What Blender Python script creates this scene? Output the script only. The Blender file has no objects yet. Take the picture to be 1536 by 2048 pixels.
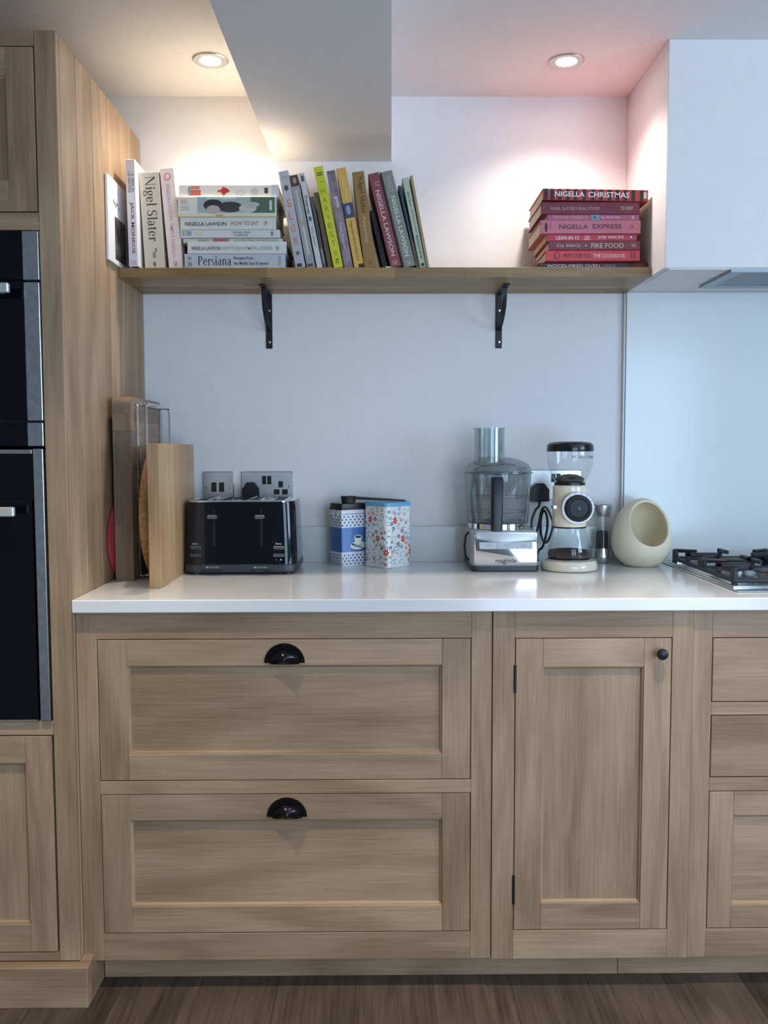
import bpy, bmesh, math, random
from mathutils import Vector, Matrix
random.seed(7)
S = bpy.context.scene
COL = S.collection
PI = math.pi

# ------------------------------------------------------------------ camera
FPX = 1800.0
ROT = ((0.99996859, -0.00746724, -0.00265881),      # image right
       (-0.00316968, -0.06925902, -0.99759368),     # image down
       (0.00726513, 0.99757076, -0.06928052))       # view direction
CAM = Vector((0.0, -2.60, 1.222))
cd = bpy.data.cameras.new('camera')
cd.sensor_fit = 'VERTICAL'; cd.sensor_height = 36.0; cd.lens = FPX / 2048 * 36.0
cd.clip_start = 0.02; cd.clip_end = 60
cam = bpy.data.objects.new('camera', cd); COL.objects.link(cam)
r, d, f = (Vector(v) for v in ROT)
m3 = Matrix((r, -d, -f)).transposed()
cam.matrix_world = Matrix.Translation(CAM) @ m3.to_4x4()
S.camera = cam

def ray(x, y):
    return r * ((x - 768) / FPX) + d * ((y - 1024) / FPX) + f
def PY(x, y, Y):                       # pixel -> point on the plane Y
    v = ray(x, y); return CAM + v * ((Y - CAM.y) / v.y)
def PZ(x, y, Z):                       # pixel -> point on the plane Z
    v = ray(x, y); return CAM + v * ((Z - CAM.z) / v.z)

# ------------------------------------------------------------------ world, light, exposure
S.view_settings.view_transform = 'Standard'
S.view_settings.look = 'None'
S.view_settings.gamma = 1.0
S.view_settings.use_curve_mapping = False
S.view_settings.exposure = 1.0
W = bpy.data.worlds.new('world'); S.world = W; W.use_nodes = True
W.node_tree.nodes['Background'].inputs[0].default_value = (0.55, 0.72, 1.0, 1)
W.node_tree.nodes['Background'].inputs[1].default_value = 0.6

def lamp(name, kind, loc, energy, color, **kw):
    l = bpy.data.lights.new(name, kind); l.energy = energy; l.color = color
    o = bpy.data.objects.new(name, l); COL.objects.link(o); o.location = loc
    for k, v in kw.items():
        if k == 'rot': o.rotation_euler = v
        else: setattr(l, k, v)
    return o
CEIL = 2.21
REAR = -4.4; RIGHT = 2.75; LEFT = -1.30
# daylight through the glazed doors behind the camera and through the window in the right wall
lamp('daylight_doors_rear_offscreen', 'AREA', (1.55, REAR - 0.10, 1.06), 38, (0.60, 0.78, 1.0), shape='RECTANGLE', size=1.9, size_y=2.0, rot=(PI/2, 0, 0))
lamp('daylight_window_right_offscreen', 'AREA', (RIGHT + 0.10, -2.3, 1.48), 28, (0.60, 0.78, 1.0), shape='RECTANGLE', size=1.5, size_y=1.05, rot=(PI/2, 0, PI/2))
# downlights of the room ceiling, the two rows in front of the cabinets
for lx in (-0.62, 0.62):
    for ly, e in ((-1.28, 36), (-2.75, 10)):
        lamp('room_downlight_offscreen', 'SPOT', (lx, ly, CEIL - 0.012), e, (1.0, 0.86, 0.70), spot_size=1.30, spot_blend=0.85, shadow_soft_size=0.03)

# ------------------------------------------------------------------ materials
MATS = {}
def srgb(c):
    if isinstance(c, str):
        c = tuple(int(c[i:i+2], 16) / 255 for i in (0, 2, 4))
    return tuple(x / 12.92 if x <= 0.04045 else ((x + 0.055) / 1.055) ** 2.4 for x in c)
def mat(name, col=(0.8, 0.8, 0.8), rough=0.5, metal=0.0, emit=None, spec=0.5, coat=0.0):
    if name in MATS: return MATS[name]
    m = bpy.data.materials.new(name); m.use_nodes = True
    b = m.node_tree.nodes['Principled BSDF']
    b.inputs['Base Color'].default_value = (*col, 1)
    b.inputs['Roughness'].default_value = rough
    b.inputs['Metallic'].default_value = metal
    b.inputs['Specular IOR Level'].default_value = spec
    if coat: b.inputs['Coat Weight'].default_value = coat; b.inputs['Coat Roughness'].default_value = 0.05
    if emit:
        b.inputs['Emission Color'].default_value = (*emit[0], 1); b.inputs['Emission Strength'].default_value = emit[1]
    MATS[name] = m
    return m
def nodes(m): return m.node_tree.nodes, m.node_tree.links, m.node_tree.nodes['Principled BSDF']
def N(nt, t, **kw):
    n = nt.new(t)
    for k, v in kw.items():
        if k in n.inputs: n.inputs[k].default_value = v
        else: setattr(n, k, v)
    return n
def hexm(h, rough=0.5, **kw):
    h = h.lower(); return mat('paint_%s_%d' % (h, int(rough * 100)), srgb(h), rough, **kw)
def oak(name, axis, light, dark, rough=0.5, ring=0.34, vary=0.16, fine_w=0.45, fine_s=190.0):
    """timber with grain along one axis of the object"""
    if name in MATS: return MATS[name]
    m = mat(name, light, rough); nt, lk, b = nodes(m)
    tc = N(nt, 'ShaderNodeTexCoord'); oi = N(nt, 'ShaderNodeObjectInfo')
    mul = N(nt, 'ShaderNodeVectorMath', operation='MULTIPLY'); mul.inputs[1].default_value = (17.3, 9.1, 23.7)
    lk.new(oi.outputs['Random'], mul.inputs[0])
    add = N(nt, 'ShaderNodeVectorMath', operation='ADD'); lk.new(tc.outputs['Object'], add.inputs[0]); lk.new(mul.outputs[0], add.inputs[1])
    def stretched(k):
        mp = N(nt, 'ShaderNodeMapping'); s = [1, 1, 1]; s[axis] = k; mp.inputs['Scale'].default_value = s
        lk.new(add.outputs[0], mp.inputs['Vector']); return mp
    m1 = stretched(0.16); big = N(nt, 'ShaderNodeTexNoise', Scale=5.0, Detail=2.0, Roughness=0.45, Distortion=0.8); lk.new(m1.outputs[0], big.inputs['Vector'])
    rg = N(nt, 'ShaderNodeMath', operation='MULTIPLY'); rg.inputs[1].default_value = 34.0; lk.new(big.outputs['Fac'], rg.inputs[0])
    sn = N(nt, 'ShaderNodeMath', operation='SINE'); lk.new(rg.outputs[0], sn.inputs[0])
    m2 = stretched(0.035); fine = N(nt, 'ShaderNodeTexNoise', Scale=fine_s, Detail=3.0, Roughness=0.65); lk.new(m2.outputs[0], fine.inputs['Vector'])
    m3_ = stretched(0.3); blot = N(nt, 'ShaderNodeTexNoise', Scale=9.0, Detail=3.0, Roughness=0.5); lk.new(m3_.outputs[0], blot.inputs['Vector'])
    a = N(nt, 'ShaderNodeMath', operation='MULTIPLY_ADD'); a.inputs[1].default_value = 0.22 * ring; lk.new(sn.outputs[0], a.inputs[0])
    fw = N(nt, 'ShaderNodeMath', operation='MULTIPLY'); fw.inputs[1].default_value = fine_w; lk.new(fine.outputs['Fac'], fw.inputs[0]); lk.new(fw.outputs[0], a.inputs[2])
    a2 = N(nt, 'ShaderNodeMath', operation='MULTIPLY_ADD'); a2.inputs[1].default_value = 0.58; lk.new(blot.outputs['Fac'], a2.inputs[0]); lk.new(a.outputs[0], a2.inputs[2])
    rp = N(nt, 'ShaderNodeValToRGB'); rp.color_ramp.elements[0].position = 0.25; rp.color_ramp.elements[1].position = 0.63
    sc = N(nt, 'ShaderNodeMath', operation='MULTIPLY'); sc.inputs[1].default_value = 0.84; lk.new(a2.outputs[0], sc.inputs[0])
    rp.color_ramp.elements[0].color = (*dark, 1); rp.color_ramp.elements[1].color = (*light, 1)
    lk.new(sc.outputs[0], rp.inputs['Fac'])
    hv = N(nt, 'ShaderNodeHueSaturation'); lk.new(rp.outputs['Color'], hv.inputs['Color'])
    mr = N(nt, 'ShaderNodeMapRange'); mr.inputs['To Min'].default_value = 1 - vary; mr.inputs['To Max'].default_value = 1 + vary
    lk.new(oi.outputs['Random'], mr.inputs['Value']); lk.new(mr.outputs[0], hv.inputs['Value'])
    lk.new(hv.outputs['Color'], b.inputs['Base Color'])
    bp = N(nt, 'ShaderNodeBump', Strength=0.12, Distance=0.002); lk.new(fine.outputs['Fac'], bp.inputs['Height']); lk.new(bp.outputs[0], b.inputs['Normal'])
    return m
def speckle(name, c1, c2, scale, rough, detail=3.0, bump=0.0, lo=0.35, hi=0.65, metal=0.0):
    if name in MATS: return MATS[name]
    m = mat(name, c1, rough, metal); nt, lk, b = nodes(m)
    tc = N(nt, 'ShaderNodeTexCoord'); n = N(nt, 'ShaderNodeTexNoise', Scale=scale, Detail=detail); lk.new(tc.outputs['Object'], n.inputs['Vector'])
    rp = N(nt, 'ShaderNodeValToRGB'); rp.color_ramp.elements[0].position = lo; rp.color_ramp.elements[1].position = hi
    rp.color_ramp.elements[0].color = (*c1, 1); rp.color_ramp.elements[1].color = (*c2, 1)
    lk.new(n.outputs['Fac'], rp.inputs['Fac']); lk.new(rp.outputs['Color'], b.inputs['Base Color'])
    if bump:
        bp = N(nt, 'ShaderNodeBump', Strength=bump, Distance=0.001); lk.new(n.outputs['Fac'], bp.inputs['Height']); lk.new(bp.outputs[0], b.inputs['Normal'])
    return m
def clear(name, tint, gloss=0.12, rough=0.03, haze=0.0, hazecol=(0.7, 0.75, 0.75)):
    """thin clear plastic or glass: see-through with a fresnel sheen"""
    if name in MATS: return MATS[name]
    m = bpy.data.materials.new(name); m.use_nodes = True; nt = m.node_tree.nodes; lk = m.node_tree.links
    nt.remove(nt['Principled BSDF']); out = nt['Material Output']
    t = N(nt, 'ShaderNodeBsdfTransparent', Color=(*tint, 1)); g = N(nt, 'ShaderNodeBsdfGlossy', Roughness=rough)
    lw = N(nt, 'ShaderNodeLayerWeight', Blend=0.35); mr = N(nt, 'ShaderNodeMapRange'); mr.inputs['To Min'].default_value = gloss * 0.35; mr.inputs['To Max'].default_value = min(1, gloss * 4)
    lk.new(lw.outputs['Facing'], mr.inputs['Value'])
    first = t
    if haze:
        df = N(nt, 'ShaderNodeBsdfDiffuse', Color=(*hazecol, 1)); mh = N(nt, 'ShaderNodeMixShader', Fac=haze)
        lk.new(t.outputs[0], mh.inputs[1]); lk.new(df.outputs[0], mh.inputs[2]); first = mh
    mx = N(nt, 'ShaderNodeMixShader'); lk.new(mr.outputs[0], mx.inputs[0]); lk.new(first.outputs[0], mx.inputs[1]); lk.new(g.outputs[0], mx.inputs[2])
    lk.new(mx.outputs[0], out.inputs['Surface'])
    MATS[name] = m
    return m

OL, OD = srgb('b99c7d'), srgb('886d50')
OAK = {a: oak('oak_grain_%s' % 'xyz'[a], a, OL, OD, 0.5, vary=0.09) for a in range(3)}
SHELF_OAK = oak('shelf_oak', 0, srgb('a88a5c'), srgb('74572f'), 0.42, ring=0.2, vary=0.22)
FLOOR_OAK = oak('floor_oak', 1, srgb('655547'), srgb('281e17'), 0.6, ring=0.3, vary=0.2, fine_w=0.6, fine_s=120.0)
WALNUT = oak('walnut_board', 1, srgb('a18b74'), srgb('78644e'), 0.55, ring=0.15, vary=0.2)
WALNUT_END = oak('walnut_end', 2, srgb('95806a'), srgb('6e5a47'), 0.6, ring=0.4, vary=0.14)
BEECH = oak('pale_board', 2, srgb('cba87e'), srgb('a07d54'), 0.5, ring=0.2, vary=0.14)
CORK = speckle('cork', srgb('b5895c'), srgb('95693f'), 130, 0.8, bump=0.3)
PAINT = speckle('wall_paint', (0.79, 0.775, 0.765), (0.81, 0.795, 0.785), 30, 0.7)
CEILP = speckle('ceiling_paint', (0.80, 0.78, 0.76), (0.82, 0.80, 0.78), 30, 0.75)
PAINT_FILLCUT = speckle('fill_cut_paint', (0.30, 0.31, 0.31), (0.33, 0.34, 0.34), 30, 0.7)  # mid grey on the unseen walls, chosen to cut their bounced fill light
QUARTZ = speckle('white_quartz', (0.80, 0.79, 0.765), (0.84, 0.83, 0.81), 5, 0.13, detail=6.0)
SPLASH = speckle('splash_quartz', (0.74, 0.79, 0.78), (0.77, 0.81, 0.80), 6, 0.16, detail=6.0)
BLACK = mat('black_plastic', (0.012, 0.012, 0.014), 0.35)
BLACKG = mat('black_gloss', (0.005, 0.006, 0.009), 0.07)
IRON = mat('black_iron', (0.016, 0.017, 0.02), 0.45, metal=0.3)
BRONZE = mat('dark_bronze', (0.028, 0.025, 0.027), 0.22, metal=0.85)
OVENG = mat('oven_glass', (0.003, 0.003, 0.005), 0.06, spec=0.22)
GREYP = mat('grey_plastic', (0.10, 0.105, 0.115), 0.4)
DGREY = mat('dark_grey_plastic', (0.045, 0.05, 0.057), 0.4)
CHROME = mat('chrome', (0.78, 0.8, 0.82), 0.07, metal=1.0)
STEEL = speckle('brushed_steel', (0.48, 0.48, 0.49), (0.58, 0.58, 0.59), 60, 0.32, metal=1.0)
SATIN = mat('satin_steel', (0.60, 0.60, 0.60), 0.25, metal=1.0)
CREAM = mat('cream_enamel', srgb('f3e8cf'), 0.16, coat=0.4)
CERAM = mat('cream_ceramic', srgb('f4e8cc'), 0.3)
WHITE = mat('white_print', (0.85, 0.85, 0.85), 0.5)
PAGES = speckle('book_pages', srgb('e2d8c2'), srgb('c9bda3'), 90, 0.8)
GLASS = clear('clear_glass', (0.96, 0.98, 0.98), 0.10)
POLY = clear('clear_polycarbonate', (0.80, 0.86, 0.86), 0.13, 0.06, 0.10)
POLYD = clear('smoked_polycarbonate', (0.62, 0.68, 0.69), 0.13, 0.08, 0.16, (0.42, 0.46, 0.47))
PANE = clear('window_glass', (0.98, 0.99, 1.0), 0.05)

# ------------------------------------------------------------------ mesh helpers
class MB:
    def __init__(s): s.v = []; s.f = []; s.mi = []; s.mats = []
    def slot(s, m):
        if m not in s.mats: s.mats.append(m)
        return s.mats.index(m)
    def add(s, verts, faces, m):
        k = len(s.v); s.v += [Vector(v) for v in verts]; i = s.slot(m)
        for fc in faces: s.f.append([k + a for a in fc]); s.mi.append(i)
        return s
    def box(s, x0, x1, y0, y1, z0, z1, m, b=0.0):
        if x0 > x1: x0, x1 = x1, x0
        if y0 > y1: y0, y1 = y1, y0
        if z0 > z1: z0, z1 = z1, z0
        b = min(b, (x1-x0)/2.2, (y1-y0)/2.2, (z1-z0)/2.2)
        if b <= 0:
            v = [(x, y, z) for z in (z0, z1) for y in (y0, y1) for x in (x0, x1)]
            return s.add(v, [(0,2,3,1),(4,5,7,6),(0,1,5,4),(2,6,7,3),(0,4,6,2),(1,3,7,5)], m)
        v = []; idx = {}
        for i, (xx, sx) in enumerate(((x0, 1), (x1, -1))):
            for j, (yy, sy) in enumerate(((y0, 1), (y1, -1))):
                for k, (zz, sz) in enumerate(((z0, 1), (z1, -1))):
                    for a in range(3):
                        p = [xx + sx*b, yy + sy*b, zz + sz*b]; p[a] = (xx, yy, zz)[a]
                        idx[i, j, k, a] = len(v); v.append(p)
        fs = []
        for a in range(3):
            for e in (0, 1):
                q = []
                for u, w in ((0,0),(1,0),(1,1),(0,1)):
                    c = [0,0,0]; c[a] = e; c[(a+1)%3] = u; c[(a+2)%3] = w; q.append(idx[(*c, a)])
                fs.append(q if e else q[::-1])
        for a in range(3):          # edge bevels along axis a
            b1, b2 = (a+1)%3, (a+2)%3
            for u in (0, 1):
                for w in (0, 1):
                    c0 = [0,0,0]; c0[b1] = u; c0[b2] = w; c1 = list(c0); c1[a] = 1
                    q = [idx[(*c0, b1)], idx[(*c1, b1)], idx[(*c1, b2)], idx[(*c0, b2)]]
                    fs.append(q if u == w else q[::-1])
        for i in (0,1):
            for j in (0,1):
                for k in (0,1):
                    q = [idx[i,j,k,0], idx[i,j,k,1], idx[i,j,k,2]]
                    fs.append(q if (i+j+k) % 2 else q[::-1])
        return s.add(v, fs, m)
    def loops(s, rings, m, caps=(True, True), closed=True):
        """skin between rings of equal length"""
        n = len(rings[0]); v = [p for rg in rings for p in rg]; fs = []
        for a in range(len(rings) - 1):
            for i in range(n if closed else n - 1):
                j = (i + 1) % n; fs.append((a*n+i, a*n+j, (a+1)*n+j, (a+1)*n+i))
        if caps[0]: fs.append(tuple(range(n))[::-1])
        if caps[1]: fs.append(tuple((len(rings)-1)*n + i for i in range(n)))
        return s.add(v, fs, m)
    def lathe(s, prof, m, c=(0,0,0), n=32, axis='z', caps=(True, True), a0=0.0):
        rings = []
        for rr, h in prof:
            rg = []
            for i in range(n):
                t = a0 + 2*PI*i/n; u, w = rr*math.cos(t), rr*math.sin(t)
                p = {'z': (u, w, h), 'y': (u, h, -w), 'x': (h, u, w)}[axis]
                rg.append((p[0]+c[0], p[1]+c[1], p[2]+c[2]))
            rings.append(rg)
        return s.loops(rings, m, caps)
    def tube(s, pts, rad, m, n=8, closed=False, flat=None):
        pts = [Vector(p) for p in pts]; rings = []; up = Vector((0.13, 0.21, 0.97)); L = len(pts)
        prev = None
        for i, p in enumerate(pts):
            a = pts[i-1] if (i or closed) else p; c = pts[(i+1) % L] if (i < L-1 or closed) else p
            t = (c - a).normalized()
            if prev is None: u = t.cross(up).normalized()
            else:
                u = prev - t * prev.dot(t)
                u = u.normalized() if u.length > 1e-6 else t.cross(up).normalized()
            prev = u; w = t.cross(u)
            k = rad[i] if isinstance(rad, (list, tuple)) else rad
            rings.append([p + (u*math.cos(2*PI*j/n) + w*math.sin(2*PI*j/n))*k for j in range(n)])
        if closed: rings.append(rings[0])
        return s.loops(rings, m, (not closed, not closed))
    def rr(s, levels, m, n=6, caps=(True, True)):
        """loft of rounded rectangles: (z, cx, cy, hx, hy, r)"""
        rings = []
        for z, cx, cy, hx, hy, rad in levels:
            rad = min(rad, hx*0.999, hy*0.999); rg = []
            for q, (sx, sy) in enumerate(((1,1),(-1,1),(-1,-1),(1,-1))):
                for i in range(n+1):
                    t = q*PI/2 + i*PI/2/n
                    rg.append((cx + sx*(hx-rad) + rad*math.cos(t), cy + sy*(hy-rad) + rad*math.sin(t), z))
            rings.append(rg)
        return s.loops(rings, m, caps)
    def prism(s, poly, axis, a, b, m):
        def pt(p, t): return {'x': (t, p[0], p[1]), 'y': (p[0], t, p[1]), 'z': (p[0], p[1], t)}[axis]
        n = len(poly); v = [pt(p, a) for p in poly] + [pt(p, b) for p in poly]
        fs = [tuple(range(n)), tuple(range(n, 2*n))[::-1]] + [(i, n+i, n+(i+1)%n, (i+1)%n) for i in range(n)]
        return s.add(v, fs, m)
    def build(s, name, parent=None, local=False, smooth=35, recalc=True):
        """one mesh object; coordinates are world ones unless local"""
        off = Vector((0,0,0))
        if parent is not None and not local:
            p = parent
            while p is not None: off += p.location; p = p.parent
        me = bpy.data.meshes.new(name)
        me.from_pydata([v - off for v in s.v], [], s.f)
        for m in s.mats: me.materials.append(m)
        for pl, i in zip(me.polygons, s.mi): pl.material_index = i
        if recalc:
            bm = bmesh.new(); bm.from_mesh(me); bmesh.ops.recalc_face_normals(bm, faces=bm.faces); bm.to_mesh(me); bm.free()
        if smooth:
            me.polygons.foreach_set('use_smooth', [True]*len(me.polygons)); me.set_sharp_from_angle(angle=math.radians(smooth))
        me.update()
        o = bpy.data.objects.new(name, me); COL.objects.link(o)
        if parent is not None: o.parent = parent
        return o

def tag(o, label, cat, group=None):
    o['label'] = label; o['category'] = cat
    if group: o['group'] = group
    return o
def thing(name, label, cat, loc, group=None, rot=(0,0,0)):
    o = bpy.data.objects.new(name, None); COL.objects.link(o); o.empty_display_size = 0.02
    o.location = loc; o.rotation_euler = rot
    return tag(o, label, cat, group)
def struct(o): o['kind'] = 'structure'; return o
def rename(o, label): o['label'] = label; return o

_txt = {}
def glyphs(t):
    if t not in _txt:
        c = bpy.data.curves.new('lettering', 'FONT'); c.body = t; c.resolution_u = 3; c.offset = 0.012
        o = bpy.data.objects.new('lettering', c); COL.objects.link(o)
        dg = bpy.context.evaluated_depsgraph_get(); me = bpy.data.meshes.new_from_object(o.evaluated_get(dg))
        vs = [v.co.copy() for v in me.vertices]; fs = [tuple(p.vertices) for p in me.polygons]
        bpy.data.objects.remove(o); bpy.data.curves.remove(c); bpy.data.meshes.remove(me)
        x0, x1 = min(v.x for v in vs), max(v.x for v in vs); y0, y1 = min(v.y for v in vs), max(v.y for v in vs)
        _txt[t] = ([((v.x-x0)/(x1-x0), (v.y-y0)/(y1-y0)) for v in vs], fs)
    return _txt[t]
# serif letters for the two book titles set in a high-contrast roman face
def _bar(x0, y0, x1, y1): return [[(x0, y0), (x1, y0), (x1, y1), (x0, y1)]]
def _arc(cx, cy, rx, ry, tx, ty, a0, a1, n=18):
    out = []
    for i in range(n):
        q = []
        for a in (a0+(a1-a0)*i/n, a0+(a1-a0)*(i+1)/n):
            c, s_ = math.cos(math.radians(a)), math.sin(math.radians(a)); q.append(((cx+rx*c, cy+ry*s_), (cx+(rx-tx)*c, cy+(ry-ty)*s_)))
        out.append([q[0][0], q[1][0], q[1][1], q[0][1]])
    return out
def _stem(x, y0, y1, w_=0.10, both=True, top=True):
    o_ = _bar(x, y0, x+w_, y1) + _bar(x-0.05, y0, x+w_+0.05, y0+0.025)
    if both: o_ += _bar(x-0.05, y1-0.025, x+w_+0.05, y1)
    elif top: o_ += [[(x-0.07, y1-0.07), (x+0.02, y1-0.045), (x+0.02, y1), (x, y1)]]
    return o_
SERIF = {
 'N': (0.80, _stem(0.09, 0, 0.7, 0.035) + _stem(0.64, 0, 0.7, 0.035) + [[(0.06, 0.7), (0.20, 0.7), (0.675, 0.0), (0.60, 0.0)]]),
 'i': (0.30, _stem(0.10, 0, 0.47, 0.10, False) + _arc(0.15, 0.62, 0.065, 0.065, 0.064, 0.064, 0, 360, 10)),
 'l': (0.30, _stem(0.10, 0, 0.74, 0.10, False)),
 'g': (0.50, _arc(0.22, 0.31, 0.19, 0.17, 0.095, 0.03, 0, 360) + _arc(0.23, -0.08, 0.22, 0.13, 0.07, 0.035, 0, 360) + [[(0.06, 0.03), (0.20, 0.10), (0.22, 0.15), (0.10, 0.15)], [(0.36, 0.40), (0.48, 0.42), (0.49, 0.47), (0.36, 0.45)]]),
 'e': (0.47, _arc(0.23, 0.235, 0.20, 0.245, 0.10, 0.03, 25, 325) + _bar(0.11, 0.24, 0.42, 0.265) + _arc(0.23, 0.235, 0.20, 0.245, 0.08, 0.03, 5, 25)),
 'S': (0.54, _arc(0.26, 0.52, 0.20, 0.19, 0.09, 0.035, 40, 250) + _arc(0.26, 0.19, 0.22, 0.20, 0.10, 0.035, -140, 70) + [[(0.16, 0.43), (0.24, 0.35), (0.36, 0.27), (0.40, 0.36)]] + _bar(0.41, 0.50, 0.435, 0.71) + _bar(0.05, 0.0, 0.075, 0.22)),
 'a': (0.47, _arc(0.21, 0.33, 0.17, 0.155, 0.09, 0.035, 0, 150) + _bar(0.28, 0.05, 0.38, 0.34) + _arc(0.18, 0.135, 0.15, 0.145, 0.09, 0.035, 60, 330) + [[(0.33, 0.0), (0.46, 0.02), (0.46, 0.05), (0.36, 0.06)], [(0.2, 0.26), (0.28, 0.28), (0.28, 0.31), (0.2, 0.28)]]),
 't': (0.34, _bar(0.10, 0.08, 0.20, 0.60) + _bar(0.02, 0.44, 0.32, 0.47) + _arc(0.22, 0.09, 0.12, 0.10, 0.10, 0.04, 180, 330)),
 'r': (0.40, _stem(0.10, 0, 0.47, 0.10, False) + _arc(0.27, 0.33, 0.11, 0.14, 0.03, 0.045, 60, 180) + _arc(0.33, 0.41, 0.055, 0.055, 0.054, 0.054, 0, 360, 10)),
 'P': (0.60, _stem(0.10, 0, 0.7, 0.11) + _arc(0.24, 0.515, 0.29, 0.185, 0.11, 0.03, -90, 90) + _bar(0.18, 0.67, 0.26, 0.70) + _bar(0.18, 0.33, 0.26, 0.36)),
 's': (0.40, _arc(0.19, 0.355, 0.15, 0.125, 0.075, 0.03, 40, 250) + _arc(0.19, 0.125, 0.16, 0.135, 0.08, 0.03, -140, 70) + [[(0.11, 0.29), (0.18, 0.24), (0.27, 0.18), (0.30, 0.25)]]),
 'n': (0.58, _stem(0.10, 0, 0.47, 0.10, False) + _stem(0.38, 0, 0.30, 0.10, False, False) + _arc(0.31, 0.30, 0.17, 0.18, 0.10, 0.035, 0, 150)),
 ' ': (0.26, [])}
def put_serif(mb, t, o, ex, ey, m):
    polys = []; x = 0.0
    for ch in t:
        adv, ps = SERIF[ch]; polys += [[(p[0]+x, p[1]) for p in q_] for q_ in ps]; x += adv
    xs_ = [p[0] for q_ in polys for p in q_]; ys_ = [p[1] for q_ in polys for p in q_]
    x0, x1, y0, y1 = min(xs_), max(xs_), min(ys_), max(ys_); o, ex, ey = Vector(o), Vector(ex), Vector(ey); nrm = ex.cross(ey).normalized()
    for i, q_ in enumerate(polys):
        mb.add([o + ex*((p[0]-x0)/(x1-x0)) + ey*((p[1]-y0)/(y1-y0)) + nrm*(0.000004*(i % 9)) for p in q_], [tuple(range(len(q_)))], m)
def put_text(mb, t, o, ex, ey, m):
    """print text t into the box that starts at o and runs along ex (reading direction) and ey (up)"""
    vs, fs = glyphs(t); o, ex, ey = Vector(o), Vector(ex), Vector(ey)
    mb.add([o + ex*u + ey*w for u, w in vs], fs, m)
def put_blob(mb, c, ex, ey, m, n=14, petals=0):
    c, ex, ey = Vector(c), Vector(ex), Vector(ey); v = []
    for i in range(n):
        t = 2*PI*i/n; k = 1.0 if not petals else 0.72 + 0.28*math.cos(petals*t)
        v.append(c + ex*(k*math.cos(t)) + ey*(k*math.sin(t)))
    mb.add(v, [tuple(range(n))], m)

# ------------------------------------------------------------------ constants of the place
XP = -0.663            # side of the tall unit
YT = -0.672            # its front
XH = 0.7084            # side of the boxed-in extractor
ZC = 0.8985            # worktop top
ZS = 1.6885            # shelf top
YF = -0.645            # base cabinet fronts

# ------------------------------------------------------------------ room shell
struct(MB().box(LEFT-0.1, RIGHT+0.1, 0, 0.12, -0.05, CEIL+0.1, PAINT).build('wall_back', smooth=0))
struct(MB().box(LEFT-0.1, RIGHT+0.1, REAR-0.1, 0.0, CEIL, CEIL+0.1, CEILP).build('ceiling', smooth=0))
struct(MB().box(LEFT-0.12, LEFT, REAR, 0.0, 0, CEIL, PAINT_FILLCUT).build('wall_left', smooth=0))
w = MB()
wy0, wy1, wz0, wz1 = -3.08, -1.52, 0.94, 2.02
w.box(RIGHT, RIGHT+0.08, REAR, wy0, 0, CEIL, PAINT_FILLCUT); w.box(RIGHT, RIGHT+0.08, wy1, 0, 0, CEIL, PAINT_FILLCUT)
w.box(RIGHT, RIGHT+0.08, wy0, wy1, 0, wz0, PAINT_FILLCUT); w.box(RIGHT, RIGHT+0.08, wy0, wy1, wz1, CEIL, PAINT_FILLCUT)
struct(w.build('wall_right', smooth=0))
w = MB(); dx0, dx1, dz1 = 0.58, 2.52, 2.08
w.box(LEFT, dx0, REAR-0.08, REAR, 0, CEIL, PAINT_FILLCUT); w.box(dx1, RIGHT, REAR-0.08, REAR, 0, CEIL, PAINT_FILLCUT); w.box(dx0, dx1, REAR-0.08, REAR, dz1, CEIL, PAINT_FILLCUT)
struct(w.build('wall_rear', smooth=0))
FRAME = mat('window_frame_grey', (0.10, 0.11, 0.12), 0.5)
g = struct(MB().box(RIGHT+0.035, RIGHT+0.04, wy0+0.05, wy1-0.05, wz0+0.05, wz1-0.05, PANE).build('window_1', smooth=0))
w = MB()
for a, b_, c, e in ((wy0, wy1, wz0, wz0+0.05), (wy0, wy1, wz1-0.05, wz1), (wy0, wy0+0.05, wz0+0.05, wz1-0.05), (wy1-0.05, wy1, wz0+0.05, wz1-0.05), (-2.325, -2.275, wz0+0.05, wz1-0.05)):
    w.box(RIGHT+0.01, RIGHT+0.07, a, b_, c, e, FRAME)
w.build('window_frame', g, smooth=0)
g = struct(MB().box(dx0+0.06, dx1-0.06, REAR-0.045, REAR-0.04, 0.07, dz1-0.06, PANE).build('door_1', smooth=0))
w = MB()
for a, b_, c, e in ((dx0, dx1, 0.0, 0.07), (dx0, dx1, dz1-0.06, dz1), (dx0, dx0+0.06, 0.07, dz1-0.06), (dx1-0.06, dx1, 0.07, dz1-0.06), (1.51, 1.59, 0.07, dz1-0.06)):
    w.box(a, b_, REAR-0.07, REAR-0.01, c, e, FRAME)
w.build('door_frame', g, smooth=0)
# boxed-in beam across the ceiling
w = MB(); zb = 2.0315
pts = [(-0.2888, 0.0), (0.0427, 0.0), (0.0427-0.0157*3.6, -3.6), (-0.2888-0.0131*3.6, -3.6)]
w.prism(pts, 'z', zb, CEIL, PAINT)
struct(w.build('trim_1', smooth=0))
# boxed-in extractor housing
w = MB(); w.box(XH, 1.75, -0.357, 0.0, 1.665, CEIL, PAINT, 0.002)
hb = struct(w.build('trim_2', smooth=0))
MB().box(XH+0.012, 1.70, -0.352, -0.147, 1.6625, 1.665, PAINT).build('underside_panel', hb, smooth=0)
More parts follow.
